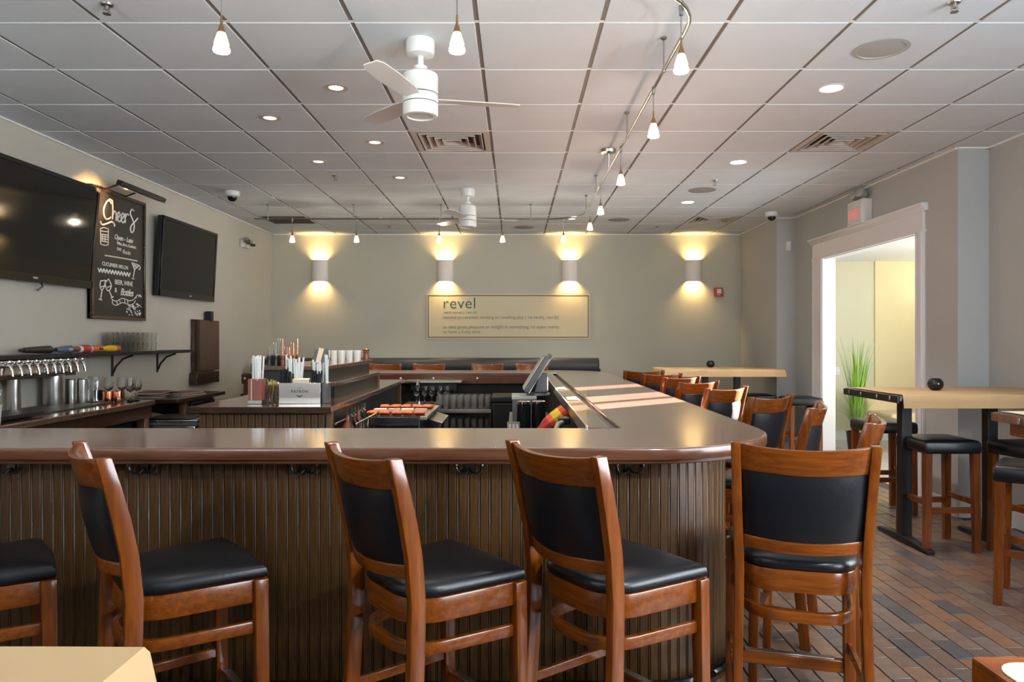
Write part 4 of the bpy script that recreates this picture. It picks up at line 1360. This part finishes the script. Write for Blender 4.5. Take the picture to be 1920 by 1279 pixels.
# ---- caddy of straws and napkins
t = thing('bar_caddy', 'stainless bar caddy printed PATRON, filled with white straws, black stirrers and napkins', 'caddy', (-1.328, 4.47, IZ))
b = MB()
W2, D2, H2, TK = 0.128, 0.055, 0.130, 0.003
b.box(-W2, -D2, 0, W2, D2, TK).box(-W2, -D2, TK, W2, -D2 + TK, H2).box(-W2, D2 - TK, TK, W2, D2, H2).box(-W2, -D2 + TK, TK, -W2 + TK, D2 - TK, H2).box(W2 - TK, -D2 + TK, TK, W2, D2 - TK, H2)
b.box(-0.05, -D2 + TK, TK, -0.048, D2 - TK, H2 - 0.02).box(0.06, -D2 + TK, TK, 0.062, D2 - TK, H2 - 0.02)
b.build('tray', M['steel'], t, 0.001, 1)
MB().box(W2 + 0.002, -0.03, 0.0, W2 + 0.030, D2 + 0.03, 0.125).build('side_pocket', M['grey'], t, 0.004)
text('lettering', 'PATR\u00d3N', 0.024, M['iron'], (0, -D2 - 0.0008, 0.070), (PI / 2, 0, 0), t, 0.0005, 'CENTER', 0, 0.0004, 1.15)
text('lettering', 'tequila', 0.011, M['grey'], (0, -D2 - 0.0008, 0.098), (PI / 2, 0, 0), t, 0.0005, 'CENTER')
b = MB()
b.lathe([(0, 0), (0.006, 0.001), (0.004, 0.007), (0, 0.008)], 8, (0, -D2 - 0.001, 0.046), RX(-PI / 2, 3, 'X'))
b.obox((0.011, -D2 - 0.001, 0.050), (0.016, 0.001, 0.006), RX(-0.3, 3, 'Y'))
b.obox((-0.011, -D2 - 0.001, 0.050), (0.016, 0.001, 0.006), RX(0.3, 3, 'Y'))
b.build('bee_emblem', M['iron'], t)
rs = random.Random(6)


def sticks(t, name, m, n, x0, x1, y0, y1, z0, z1, r, lean=0.02, kind=True, zj=0.02):
    me = MB().lathe([(r, 0), (r, 1)], 7).mesh(name, m)
    for k in range(n):
        x, y = rs.uniform(x0, x1), rs.uniform(y0, y1)
        o = put(name, me, t, (x, y, z0), (rs.uniform(-lean, lean), rs.uniform(-lean, lean), 0))
        o.scale = (1, 1, z1 - z0 + rs.uniform(-zj, zj))


sticks(t, 'straw', M['straw'], 14, -0.115, -0.055, -0.01, 0.045, 0.01, 0.285, 0.0056)
sticks(t, 'straw', M['straw'], 9, -0.045, -0.01, 0.0, 0.045, 0.01, 0.27, 0.0056, 0.09)
sticks(t, 'straw', M['straw'], 8, 0.07, 0.12, 0.01, 0.045, 0.01, 0.26, 0.0056, 0.06)
sticks(t, 'straw', M['straw'], 7, W2 + 0.006, W2 + 0.026, 0.0, 0.07, 0.005, 0.285, 0.0056, 0.05)
sticks(t, 'stirrer', M['black'], 22, -0.12, -0.055, -0.045, -0.015, 0.01, 0.205, 0.0048, 0.07)
sticks(t, 'stirrer', M['black'], 16, 0.07, 0.12, -0.045, -0.015, 0.01, 0.19, 0.0048, 0.07)
MB().obox((0.004, -0.025, 0.085), (0.10, 0.045, 0.14), RX(0.1, 3, 'X')).build('napkin_stack', M['napkin'], t, 0.003)

t = thing('straw_holder', 'red-brown box of white straws at the left end of the island top', 'straw holder', (-1.602, 4.45, IZ))
b = MB()
b.box(-0.042, -0.042, 0, 0.042, 0.042, 0.004)
for q in ((-0.042, -0.042, 0.042, -0.039), (-0.042, 0.039, 0.042, 0.042), (-0.042, -0.039, -0.039, 0.039), (0.039, -0.039, 0.042, 0.039)):
    b.box(q[0], q[1], 0.004, q[2], q[3], 0.155)
b.build('box', M['redbox'], t, 0.001, 1)
MB().box(-0.022, -0.0435, 0.004, -0.018, -0.0425, 0.155).build('seam', M['cup'], t)
MB().box(-0.045, -0.045, -0.0, 0.045, 0.045, 0.022).build('base', M['nickel'], t, 0.003)
sticks(t, 'straw', M['straw'], 22, -0.022, 0.022, -0.03, 0.03, 0.02, 0.29, 0.0056, 0.07, zj=0.012)

t = thing('pick_glass', 'glass of yellow-green cocktail picks between the straw box and the caddy', 'glass', (-1.507, 4.47, IZ))
MB().lathe([(0, 0), (0.030, 0), (0.040, 0.12), (0.0375, 0.12), (0.028, 0.006), (0, 0.006)], 20).build('glass_bowl', M['glass'], t, 0, 2, 50)
sticks(t, 'pick', M['bamboo'], 24, -0.015, 0.015, -0.015, 0.015, 0.008, 0.14, 0.0024, 0.17)
t = thing('napkin_pad', 'flat stack of tan napkins behind the cocktail picks', 'napkins', (-1.50, 4.60, IZ))
for k in range(6):
    MB().box(-0.065, -0.065, 0.02 * k, 0.065, 0.065, 0.02 * k + 0.0195).build('napkin', M['napkin'], t, 0.004, 1)

# ---- on the top step
for k in range(12):
    ix, iy = k % 4, k // 4
    h = 0.11 + 0.03 * (k % 3)
    t = thing('bottle_pourer', 'upright pouring spout of copper and white standing in a cluster on the top step', 'pourer', (-1.70 + ix * 0.047 + 0.01 * iy, 4.95 + iy * 0.06, 1.256), 0, 'cluster of pouring spouts on the island')
    MB().lathe([(0, 0), (0.014, 0), (0.016, 0.03), (0.012, 0.05), (0.017, 0.062), (0.010, 0.075), (0, 0.078)], 10).build('stopper', M['brownbottle'] if ix > 1 else M['black'], t, 0, 2, 50)
    MB().lathe([(0.006, 0.07), (0.0045, h), (0.003, h + 0.02)], 8).build('spout', M['copper'] if ix > 1 else M['chrome'], t)
t = thing('menu_holder', 'black tent card holder with a tan card on the top step of the island', 'menu holder', (-1.40, 5.15, 1.256))
R = RX(math.radians(14), 3, 'Y')
MB().loft([[(-0.06, -0.03, 0), (0.06, -0.03, 0), (0.05, -0.03, 0.115), (-0.03, -0.03, 0.115)], [(-0.06, 0.03, 0), (0.06, 0.03, 0), (0.05, 0.03, 0.115), (-0.03, 0.03, 0.115)]]).build('stand', M['grey'], t, 0.003)
MB().obox((0.005, -0.036, 0.065), (0.035, 0.006, 0.11), R).build('card', M['napkin'], t, 0.002)
for k in range(5):
    t = tag(MB().lathe([(0, 0.0), (0.030, 0.0), (0.037, 0.085), (0.0355, 0.0855), (0.029, 0.004), (0, 0.004)], 18, (0, 0, 0)).build('white_cup', M['cup'], None, 0, 2, 50), 'small white cup in the short row near the far end of the island top step', 'cup', 'white cups on the island')
    t.location = (-1.655 + 0.068 * k, 6.28 + 0.012 * (k % 2), 1.256)
t = thing('pepper_mill', 'brown pepper mill with a round cap beside the white cups', 'pepper mill', (-1.315, 6.32, 1.256))
MB().lathe([(0, 0), (0.026, 0), (0.028, 0.02), (0.022, 0.05), (0.026, 0.075), (0, 0.076)], 14).build('body', M['brownbottle'], t, 0, 2, 50)
MB().lathe([(0, 0.077), (0.030, 0.080), (0.034, 0.090), (0.016, 0.103), (0.008, 0.108), (0.006, 0.115), (0, 0.116)], 14).build('cap', M['brownbottle'], t, 0, 2, 50)

# ------------------------------------------------------------------ left wall: back counter, shelf and what stands on them
LZ = 0.94
t = thing('side_counter', 'dark wooden counter along the left wall with steel cups on it', 'counter', (-3.265, 4.2, 0))
MB().box(-0.305, -1.1, LZ - 0.04, 0.305, 1.70, LZ).build('counter_top', M['barwoody'], t, 0.005)
MB().box(0.262, -1.09, LZ - 0.14, 0.285, 1.68, LZ - 0.04).build('apron', M['darkwood'], t, 0.003)
MB().box(0.20, 1.60, 0, 0.27, 1.67, LZ - 0.04).build('leg', M['midwood'], t, 0.003)
MB().box(-0.30, -1.05, 0.0, 0.05, 1.4, LZ - 0.05).build('cabinet', M['black'], t, 0.003)
tag(MB().box(-3.50, 3.55, LZ, -3.14, 5.60, LZ + 0.012).build('bar_mat', M['mat'], None, 0.004), 'long dark rubber mat on the left wall counter under the steel cups', 'mat')
tag(MB().box(-3.17, 4.22, LZ + 0.012, -3.06, 4.66, LZ + 0.035).build('drip_tray', M['blackmetal'], None, 0.004), 'low black drip tray at the front of the left wall counter beside the white bucket', 'tray')

CY = [(-3.46, 4.95, 0.040, 0.265, 'tall slim steel canister nearest the camera on the left wall counter'),
      (-3.43, 5.33, 0.070, 0.225, 'wide tall steel canister below the beer taps'),
      (-3.38, 5.46, 0.037, 0.185, 'first of two slim steel shakers beside the wide canister'),
      (-3.33, 5.52, 0.037, 0.185, 'second slim steel shaker, between the first one and the glass jar')]
for x, y, r, h, lab in CY:
    t = thing('steel_canister', lab, 'canister', (x, y, LZ + 0.012), 0, 'steel canisters on the left counter')
    MB().lathe([(0, 0), (r * 0.97, 0), (r, 0.006), (r, h), (r * 0.96, h), (r * 0.95, 0.01), (0, 0.01)], 28).build('body', M['steel'], t, 0, 2, 40)
    MB().lathe([(r + 0.0005, h - 0.008), (r + 0.003, h - 0.004), (r + 0.0005, h)], 28).build('rolled_rim', M['chrome'], t)
t = thing('glass_jar', 'wide clear glass jar with a steel band, between the shakers and the copper mugs', 'jar', (-3.26, 5.57, LZ + 0.012))
MB().lathe([(0, 0), (0.055, 0), (0.058, 0.01), (0.058, 0.17), (0.050, 0.20), (0.0465, 0.20), (0.054, 0.165), (0.054, 0.006), (0, 0.006)], 22).build('glass_body', M['glass'], t, 0, 2, 50)
MB().lathe([(0.0585, 0.012), (0.0600, 0.014), (0.0600, 0.095), (0.0585, 0.097)], 22).build('steel_band', M['chrome'], t)
for k, (x, y) in enumerate([(-3.30, 5.70), (-3.22, 5.68), (-3.14, 5.68), (-3.19, 5.78)]):
    t = thing('copper_mug', ('copper mug next to the glass jar on the left counter', 'second copper mug from the glass jar', 'copper mug standing farthest forward on the left counter', 'copper mug at the back of the small group')[k], 'mug', (x, y, LZ), 0.6 + k, 'copper mugs on the left counter')
    MB().lathe([(0, 0), (0.030, 0), (0.036, 0.012), (0.037, 0.04), (0.034, 0.085), (0.032, 0.085), (0.035, 0.04), (0.028, 0.006), (0, 0.006)], 18).build('bowl', M['copper'], t, 0, 2, 50)
    MB().tube([(0.034, 0, 0.07), (0.058, 0, 0.068), (0.062, 0, 0.04), (0.036, 0, 0.022)], 0.004, 6).build('handle', M['copper'], t)


def stem_glass(label, x, y, z, group, h=0.19, r=0.036):
    t = thing('wine_glass', label, 'wine glass', (x, y, z), 0, group)
    MB().lathe([(0.006, h * 0.42), (r * 0.7, h * 0.48), (r, h * 0.62), (r * 0.95, h * 0.8), (r * 0.74, h), (r * 0.70, h), (r * 0.9, h * 0.8), (r * 0.94, h * 0.62), (r * 0.6, h * 0.50), (0, h * 0.45)], 18).build('bowl', M['glass'], t, 0, 2, 50)
    MB().lathe([(0, 0), (r * 0.85, 0), (r * 0.8, 0.003), (0.006, 0.010), (0.004, 0.03), (0.004, h * 0.36), (0.006, h * 0.42), (0, h * 0.43)], 16).build('stem', M['glass'], t, 0, 2, 50)


for k, (x, y) in enumerate([(-3.46, 5.72), (-3.38, 5.76), (-3.30, 5.82), (-3.06, 5.70), (-3.06, 5.80), (-3.14, 5.85), (-3.22, 5.87)]):
    stem_glass('clear wine glass in the group behind and beside the copper mugs', x, y, LZ, 'wine glasses on the left counter')

t = thing('utensil_bucket', 'white bucket of bar utensils at the left picture edge', 'bucket', (-3.04, 4.24, LZ + 0.001))
t.location = (-3.03, 4.13, LZ + 0.001)
MB().lathe([(0, 0), (0.052, 0), (0.060, 0.11), (0.063, 0.112), (0.063, 0.118), (0.056, 0.118), (0.050, 0.008), (0, 0.008)], 22).build('pail', M['white2'], t, 0, 2, 40)
for k in range(6):
    a = k * 1.05
    MB().tube([(0.01 * math.cos(a), 0.01 * math.sin(a), 0.015), (0.062 * math.cos(a), 0.062 * math.sin(a), 0.19 + 0.015 * (k % 3))], 0.006, 6).build('utensil_handle', M['chrome'] if k % 2 else M['napkin'], t)
text('lettering', 'A', 0.04, M['grey'], (0.012, -0.0585, 0.045), (PI / 2 - 0.07, 0, 0.1), t, 0.0008, 'CENTER')

# shelf
SZ = 1.33
t = thing('wall_shelf', 'long black wall shelf on curved brackets on the left wall', 'shelf', (XL, 6.1, SZ))
MB().box(0, -1.45, -0.028, 0.225, 1.42, 0).build('board', M['blackmetal'], t, 0.003)
for y in (-1.0, 0.25, 1.05):
    b = MB()
    b.box(0, y - 0.012, -0.22, 0.012, y + 0.012, -0.028)
    b.tube([(0.008, y, -0.20), (0.04, y, -0.13), (0.10, y, -0.065), (0.19, y, -0.032)], 0.010, 6)
    b.build('bracket', M['blackmetal'], t, 0.002, 1)

# beer tap rail under the shelf
t = thing('beer_tap_rail', 'chrome beer tap rail with a row of faucets under the left wall shelf', 'beer taps', (-3.38, 5.12, 1.225))
MB().box(-0.19, -0.48, -0.035, 0.02, 0.42, 0.075).build('manifold', M['chrome'], t, 0.012, 3)
MB().box(-0.19, -0.46, -0.06, 0.0, 0.40, -0.035).build('cover', M['darkwood'], t, 0.006)
fm = MB()
fm.lathe([(0, 0), (0.020, 0), (0.020, 0.012), (0.012, 0.016), (0.012, 0.05), (0, 0.05)], 12, (0.02, 0, 0.04), RX(PI / 2, 3, 'Y'))
fm.tube([(0.055, 0, 0.045), (0.070, 0, 0.038), (0.080, 0, 0.010), (0.086, 0, -0.030)], [0.013, 0.013, 0.010, 0.008], 8)
fm.lathe([(0, 0), (0.008, 0.004), (0.012, 0.014), (0.009, 0.026), (0, 0.030)], 10, (0.064, 0, 0.046))
fme = fm.mesh('faucet', M['chrome'], 0, 2, 50)
for k in range(10):
    put('faucet', fme, t, (0, -0.42 + k * 0.088, 0.0))

# tap handles lying on the shelf
TH_ = [(4.95, 0.35, 'black', 'black', 'long black beer tap handle lying at the near end of the wall shelf'),
       (5.36, 0.16, 'bluep', 'black', 'steel-blue beer tap handle lying beside the red labelled one'),
       (5.50, 0.30, 'redbox', 'lgrey', 'red and white beer tap handle lying on the wall shelf'),
       (5.76, 0.17, 'orange', 'black', 'orange tipped beer tap handle behind the red and white one'),
       (5.90, 0.22, 'yellowp', 'black', 'yellow flared beer tap handle lying on the wall shelf'),
       (6.06, 0.12, 'amber', 'black', 'amber beer tap handle lying at the foot of the stacked glasses')]
for k, (y, ln, m1, m2, lab) in enumerate(TH_):
    t = thing('tap_handle', lab, 'tap handle', (-3.40 - 0.035 * (k % 2), y, SZ + 0.032), -0.12 if k % 2 else 0.1)
    R = RX(-PI / 2, 3, 'X')
    MB().lathe([(0, 0), (0.016, 0), (0.020, ln * 0.15), (0.026, ln * 0.5), (0.031, ln * 0.95), (0.026, ln), (0, ln)], 10, (0, 0, 0), R).build('grip', M[m1], t, 0, 2, 50)
    MB().lathe([(0, -0.04), (0.010, -0.04), (0.012, -0.0), (0, 0.0)], 8, (0, 0, 0), R).build('ferrule', M[m2], t)
    if k == 2:
        MB().lathe([(0.0240, ln * 0.30), (0.0270, ln * 0.34), (0.0325, ln * 0.92), (0.0305, ln * 0.94)], 10, (0, 0, 0), R).build('label_band', M['cup'], t)
        MB().lathe([(0.0275, ln * 0.42), (0.0298, ln * 0.44), (0.0330, ln * 0.80), (0.0318, ln * 0.82)], 10, (0, 0, 0), R).build('red_script_band', M['red'], t)

# two tiers of rocks glasses
gm = MB().lathe([(0, 0), (0.032, 0), (0.040, 0.085), (0.0375, 0.085), (0.030, 0.010), (0, 0.010)], 16).mesh('rocks_glass', M['thinglass'], 0, 2, 50)
for tier in range(2):
    for k in range(9):
        o = put('rocks_glass', gm, None, (-3.44, 6.12 + k * 0.084, SZ + tier * 0.087))
        tag(o, '%s rocks glass from the camera in the %s tier on the wall shelf' % (('first', 'second', 'third', 'fourth', 'fifth', 'sixth', 'seventh', 'eighth', 'ninth')[k], ('bottom', 'upper')[tier]), 'glass', 'stacked rocks glasses, %s tier' % ('lower', 'upper')[tier])
        if tier:
            pass

# second counter with menus
t = thing('menu_counter', 'dark wooden side counter beyond the ice bin, stacked with red menus', 'counter', (-3.265, 6.85, 0))
MB().box(-0.305, -0.56, 0.875, 0.305, 0.47, 0.91).build('counter_top', M['darkwood'], t, 0.004)
MB().box(0.22, -0.36, 0.0, 0.27, -0.30, 0.875).build('leg', M['midwood'], t, 0.003)
MB().box(-0.30, 0.34, 0.0, -0.22, 0.42, 0.875).build('leg', M['darkwood'], t, 0.003)
for k, (x, y, rz, z) in enumerate([(-3.32, 6.62, 0.1, 0.910), (-3.30, 6.64, -0.06, 0.926), (-3.33, 6.60, 0.22, 0.942), (-3.14, 6.80, -0.3, 0.910), (-3.15, 6.79, -0.2, 0.926)]):
    t = thing('menu_folder', ('red menu folder at the bottom of the stack on the side counter', 'red menu folder in the middle of the stack on the side counter', 'red menu folder on top of the stack on the side counter', 'open pale-edged menu folder at the front of the side counter', 'red menu folder lying over the front one on the side counter')[k], 'menu', (x, y, z), rz, 'red menus on the side counter')
    MB().box(-0.115, -0.17, 0.0, 0.115, 0.17, 0.003).box(-0.115, -0.17, 0.0115, 0.115, 0.17, 0.0145).box(-0.115, -0.17, 0, -0.112, 0.17, 0.0145).build('cover', M['menured'], t, 0.0008, 1)
    MB().box(-0.110, -0.165, 0.0033, 0.110, 0.165, 0.0112).build('pages', M['cup'], t)

t = thing('bar_cooler', 'black cooler box under the side counter with the menus', 'cooler', (-3.18, 6.86, 0))
MB().box(-0.30, -0.28, 0, 0.18, 0.27, 0.868).build('cabinet', M['black'], t, 0.006)
MB().box(0.18, -0.26, 0.1, 0.20, 0.25, 0.85).build('door', M['blackgloss'], t, 0.004)
MB().tube([(0.21, -0.22, 0.5), (0.23, -0.22, 0.5), (0.23, -0.22, 0.8), (0.21, -0.22, 0.8)], 0.008, 6).build('handle', M['chrome'], t)

t = thing('ice_bin', 'stainless ice bin with sloping lids between the two left counters', 'ice bin', (-3.06, 6.14, 0))
MB().box(-0.42, -0.19, 0.0, 0.40, 0.19, 0.72).build('bin', M['grey'], t, 0.006)
MB().box(-0.43, -0.20, 0.72, 0.42, 0.20, 0.762).build('rim', M['grey'], t, 0.008)
MB().box(-0.43, -0.204, 0.750, 0.424, -0.19, 0.768).build('edge_strip', M['chrome'], t, 0.003)
MB().box(0.408, -0.19, 0.750, 0.424, 0.20, 0.768).build('edge_strip', M['chrome'], t, 0.003)
MB().obox((-0.20, 0.0, 0.80), (0.40, 0.34, 0.012), RX(0.16, 3, 'Y')).build('lid', M['grey'], t, 0.003)
MB().obox((0.16, 0.02, 0.775), (0.34, 0.32, 0.012), RX(0.02, 3, 'Y')).build('lid', M['black'], t, 0.003)
MB().box(0.30, -0.23, 0.66, 0.42, -0.20, 0.72).build('handle', M['chrome'], t, 0.006)
for k in range(2):
    MB().tube([(0.30, -0.215, 0.64 - 0.05 * k), (0.44, -0.215, 0.64 - 0.05 * k)], 0.008, 6).build('drain_pipe', M['chrome'], t)

# ------------------------------------------------------------------ equipment inside the bar
t = thing('glass_rack', 'dark two level rack full of glasses against the far side of the bar', 'rack', (-0.50, 7.08, 0))
for z in (0.52, 0.745):
    MB().box(-0.27, -0.22, z, 0.27, 0.22, z + 0.015).build('shelf', M['blackmetal'], t, 0.002)
MB().box(-0.27, -0.228, 0.735, 0.27, -0.22, 0.768).build('front_strip', M['steel'], t, 0.002)
for sx in (-1, 1):
    for sy in (-1, 1):
        MB().box(sx * 0.265 - 0.01, sy * 0.215 - 0.01, 0, sx * 0.265 + 0.01, sy * 0.215 + 0.01, 0.80).build('post', M['blackmetal'], t, 0.002)
gg = MB().lathe([(0, 0), (0.024, 0), (0.029, 0.13), (0.0268, 0.13), (0.022, 0.010), (0, 0.010)], 14).mesh('tumbler', M['whitened'], 0, 2, 50)
for lev, z in enumerate((0.536, 0.761)):
    for iy in range(3):
        for ix in range(8):
            o = put('tumbler', gg, None, (-0.50 - 0.235 + ix * 0.067, 7.08 - 0.15 + iy * 0.13, z))
            tag(o, 'clear tumbler in the tight rows on the %s level of the dark glass rack' % ('lower', 'upper')[lev], 'glass', 'tumblers on the %s rack level' % ('lower', 'upper')[lev])
for k in range(5):
    stem_glass('stemmed glass standing on the drainboard left of the glass rack', -0.98 + 0.075 * k, 7.12 + 0.05 * (k % 2), 0.80, 'stemmed glasses left of the rack', 0.17, 0.034)
t = thing('drainboard', 'dark drainboard left of the glass rack with stemmed glasses', 'drainboard', (-0.93, 7.1, 0))
MB().box(-0.16, -0.2, 0, 0.14, 0.25, 0.78).build('base', M['black'], t, 0.005)
MB().box(-0.17, -0.21, 0.78, 0.15, 0.26, 0.80).build('board', M['steel'], t, 0.004)
MB().tube([(-0.05, 0.2, 0.80), (-0.05, 0.2, 0.98), (-0.05, 0.12, 1.02), (-0.05, 0.06, 0.98)], 0.012, 8).build('faucet', M['chrome'], t)

t = thing('waste_bin', 'tall matt black bin right of the glass rack', 'bin', (-0.06, 6.98, 0))
MB().loft([[(-0.13, -0.19, 0), (0.13, -0.19, 0), (0.13, 0.19, 0), (-0.13, 0.19, 0)], [(-0.16, -0.22, 0.84), (0.16, -0.22, 0.84), (0.16, 0.22, 0.84), (-0.16, 0.22, 0.84)]]).build('body', M['black'], t, 0.015, 3)
MB().box(-0.168, -0.228, 0.84, 0.168, 0.228, 0.90).build('lid', M['black'], t, 0.015, 3)

t = thing('snack_cooler', 'black undercounter cooler beside the island with red and orange packets on its top', 'cooler', (-0.88, 5.38, 0))
MB().box(-0.18, -0.42, 0, 0.22, 0.42, 0.90).build('cabinet', M['black'], t, 0.006)
MB().box(0.22, -0.42, 0.88, 0.27, 0.42, 0.905).build('sliding_rail', M['steel'], t, 0.003)
MB().obox((0.30, 0.1, 0.84), (0.10, 0.5, 0.012), RX(0.3, 3, 'Y')).build('lid', M['steel'], t, 0.003)
MB().box(-0.18, -0.44, 0.2, 0.22, -0.42, 0.85).build('door', M['blackgloss'], t, 0.004)
for k in range(10):
    ix, iy = k % 5, k // 5
    b = MB()
    b.loft([[(-0.035, -0.012, 0.004), (0.035, -0.012, 0.004), (0.035, 0.012, 0.004), (-0.035, 0.012, 0.004)], [(-0.038, -0.05, 0.022), (0.038, -0.05, 0.022), (0.038, 0.05, 0.022), (-0.038, 0.05, 0.022)], [(-0.03, -0.045, 0.036), (0.03, -0.045, 0.036), (0.03, 0.045, 0.036), (-0.03, 0.045, 0.036)]])
    o = b.build('snack_packet', M['orange'], None, 0.004, 2)
    o.location = (-1.0 + ix * 0.082, 5.06 + iy * 0.45, 0.90)
    o.rotation_euler = (0, 0, 0.2 * (k % 3 - 1))
    tag(o, 'red-orange packet, %s from the left in the %s row on the black cooler' % (('first', 'second', 'third', 'fourth', 'fifth')[ix], ('near', 'far')[iy]), 'packet', '%s row of packets on the cooler' % ('near', 'far')[iy])
for k in range(4):
    o = MB().box(-0.045, -0.03, 0, 0.045, 0.03, 0.03).build('carton', M['lgrey'] if k % 2 else M['napkin'], None, 0.003)
    o.location = (-0.99 + k * 0.10, 5.27, 0.90)
    tag(o, 'small pale carton between the two rows of red-orange packets', 'carton', 'cartons on the cooler')

t = thing('speed_rail', 'steel bottle speed rail at the front right corner of the island', 'bottle rail', (-1.02, 4.62, 0.80))
b = MB()
b.box(-0.06, -0.31, 0.0, 0.06, 0.31, 0.006)
b.tube([(0.065, -0.31, 0.13), (0.065, 0.31, 0.13)], 0.006, 6)
b.tube([(-0.06, -0.31, 0.13), (-0.06, 0.31, 0.13)], 0.006, 6)
for k in range(8):
    b.tube([(0.065, -0.31 + k * 0.088, 0.0), (0.065, -0.31 + k * 0.088, 0.13)], 0.003, 5)
b.build('wire_rail', M['chrome'], t)
MB().box(-0.06, -0.31, -0.80, 0.06, 0.31, 0.0).build('base', M['black'], t, 0.003)
for k in range(6):
    t2_ = thing('bottle', 'bottle standing in the steel speed rail beside the island', 'bottle', (-1.02, 4.37 + k * 0.098, 0.806), 0, 'bottles in the speed rail')
    MB().lathe([(0, 0), (0.036, 0), (0.036, 0.10), (0.013, 0.13), (0.012, 0.17), (0, 0.17)], 14).build('body', M['glass'] if k % 3 else M['brownbottle'], t2_, 0, 2, 50)
    MB().lathe([(0.006, 0.17), (0.005, 0.20)], 8).build('pour_spout', M['chrome'], t2_)

t = thing('undercounter', 'black undercounter below the service ledge on the right', 'counter', (0.12, 4.6, 0))
MB().box(-0.16, -1.55, 0, 0.165, 1.7, 0.78).build('base', M['black'], t, 0.004)
MB().box(-0.17, -1.56, 0.78, 0.165, 1.71, 0.80).build('steel_top', M['grey'], t, 0.003)
t = thing('receipt_box', 'pale grey box under the till with a cream top', 'box', (0.05, 5.25, 0.80))
MB().box(-0.07, -0.10, 0, 0.10, 0.22, 0.205).build('body', M['grey'], t, 0.006)
MB().box(-0.075, -0.105, 0.205, 0.105, 0.225, 0.228).build('top', M['lgrey'], t, 0.004)
t = thing('till', 'black touch screen till seen edge on, tilted on its stand', 'till', (0.14, 5.30, 1.028))
R = RX(math.radians(32), 3, 'Y')
MB().lathe([(0, 0), (0.09, 0), (0.085, 0.015), (0.02, 0.022), (0, 0.022)], 20, (0.03, 0.0, 0)).build('base', M['grey'], t, 0, 2, 40)
MB().loft([[(0.0, -0.05, 0.02), (0.10, -0.05, 0.02), (0.10, 0.05, 0.02), (0.0, 0.05, 0.02)], [(0.03, -0.04, 0.16), (0.10, -0.04, 0.16), (0.10, 0.04, 0.16), (0.03, 0.04, 0.16)]]).build('neck', M['grey'], t, 0.01, 2)
MB().obox((0.015, 0, 0.155), (0.045, 0.36, 0.30), R).build('monitor', M['grey'], t, 0.012, 3)
MB().obox(Vector((0.015, 0, 0.155)) + R @ Vector((-0.026, 0, 0)), (0.008, 0.34, 0.28), R).build('screen', M['lgrey'], t, 0.002)
MB().obox((0.10, 0, 0.26), (0.03, 0.22, 0.09), R).build('rear_display', M['grey'], t, 0.006)
for k, (x, y) in enumerate([(0.055, 4.60), (0.15, 4.62)]):
    t = thing('black_canister', ('left glossy black canister with a chrome rim below the till', 'right glossy black canister with a chrome rim below the till')[k], 'canister', (x, y, 0.80), 0, 'black canisters below the till')
    MB().lathe([(0, 0), (0.043, 0), (0.045, 0.01), (0.045, 0.225), (0, 0.226)], 22).build('body', M['blackgloss'], t, 0, 2, 40)
    MB().lathe([(0, 0.226), (0.046, 0.227), (0.046, 0.240), (0.03, 0.246), (0, 0.246)], 22).build('rim', M['chrome'], t, 0, 2, 40)
t = thing('card_terminal', 'small grey card terminal left of the black canisters', 'card terminal', (-0.01, 4.42, 0.80))
MB().obox((0, 0, 0.06), (0.08, 0.14, 0.10), RX(0.3, 3, 'X')).build('body', M['grey'], t, 0.008)
b = MB()
for k in range(9):
    b.obox(Vector((0, 0, 0.06)) + RX(0.3, 3, 'X') @ Vector((-0.022 + 0.022 * (k % 3), -0.045 + 0.022 * (k // 3), 0.053)), (0.014, 0.014, 0.006), RX(0.3, 3, 'X'))
b.build('keypad', M['lgrey'], t)
t = thing('red_bottle', 'red and orange labelled bottle leaning on the service ledge right of the canisters', 'bottle', (0.175, 4.02, 0.815), 0)
R = RX(math.radians(52), 3, 'Y')
MB().lathe([(0, 0), (0.020, 0.0), (0.024, 0.03), (0.040, 0.07), (0.042, 0.09)], 16, (-0.05, 0, 0.10), R).build('nozzle', M['red'], t, 0, 2, 50)
MB().lathe([(0.042, 0.09), (0.044, 0.10), (0.044, 0.19), (0.042, 0.20), (0, 0.205)], 16, (-0.05, 0, 0.10), R).build('body', M['redorange'], t, 0, 2, 50)
MB().lathe([(0.0445, 0.12), (0.0450, 0.122), (0.0450, 0.170), (0.0445, 0.172)], 16, (-0.05, 0, 0.10), R).build('label_band', M['yellowp'], t)
MB().lathe([(0.03, 0), (0.028, 0.10), (0.02, 0.14)], 12, (0.02, 0, -0.014)).build('stand', M['lgrey'], t)
t = thing('soda_hose', 'grey looped soda hose hanging below the service ledge at the right', 'hose', (0.23, 3.6, 0.80))
MB().tube([(-0.06, -0.12, 0.01), (-0.05, -0.02, 0.12), (-0.01, 0.10, 0.20), (0.04, 0.22, 0.205)], 0.013, 8).build('hose', M['lgrey'], t, 0, 2, 60)
MB().box(0.0, 0.16, 0.19, 0.06, 0.26, 0.225).build('holster', M['black'], t, 0.006)
tag(MB().box(0.315, 4.30, 1.0745, 0.385, 4.62, 1.0775).build('order_slip', M['slip'], None, 0.0008, 1), 'nearer pale order slip on the right service ledge', 'paper slip')
tag(MB().box(0.31, 5.20, 1.0745, 0.37, 5.45, 1.0775).build('order_slip', M['slip'], None, 0.0008, 1), 'farther pale order slip on the right service ledge beside the till', 'paper slip')
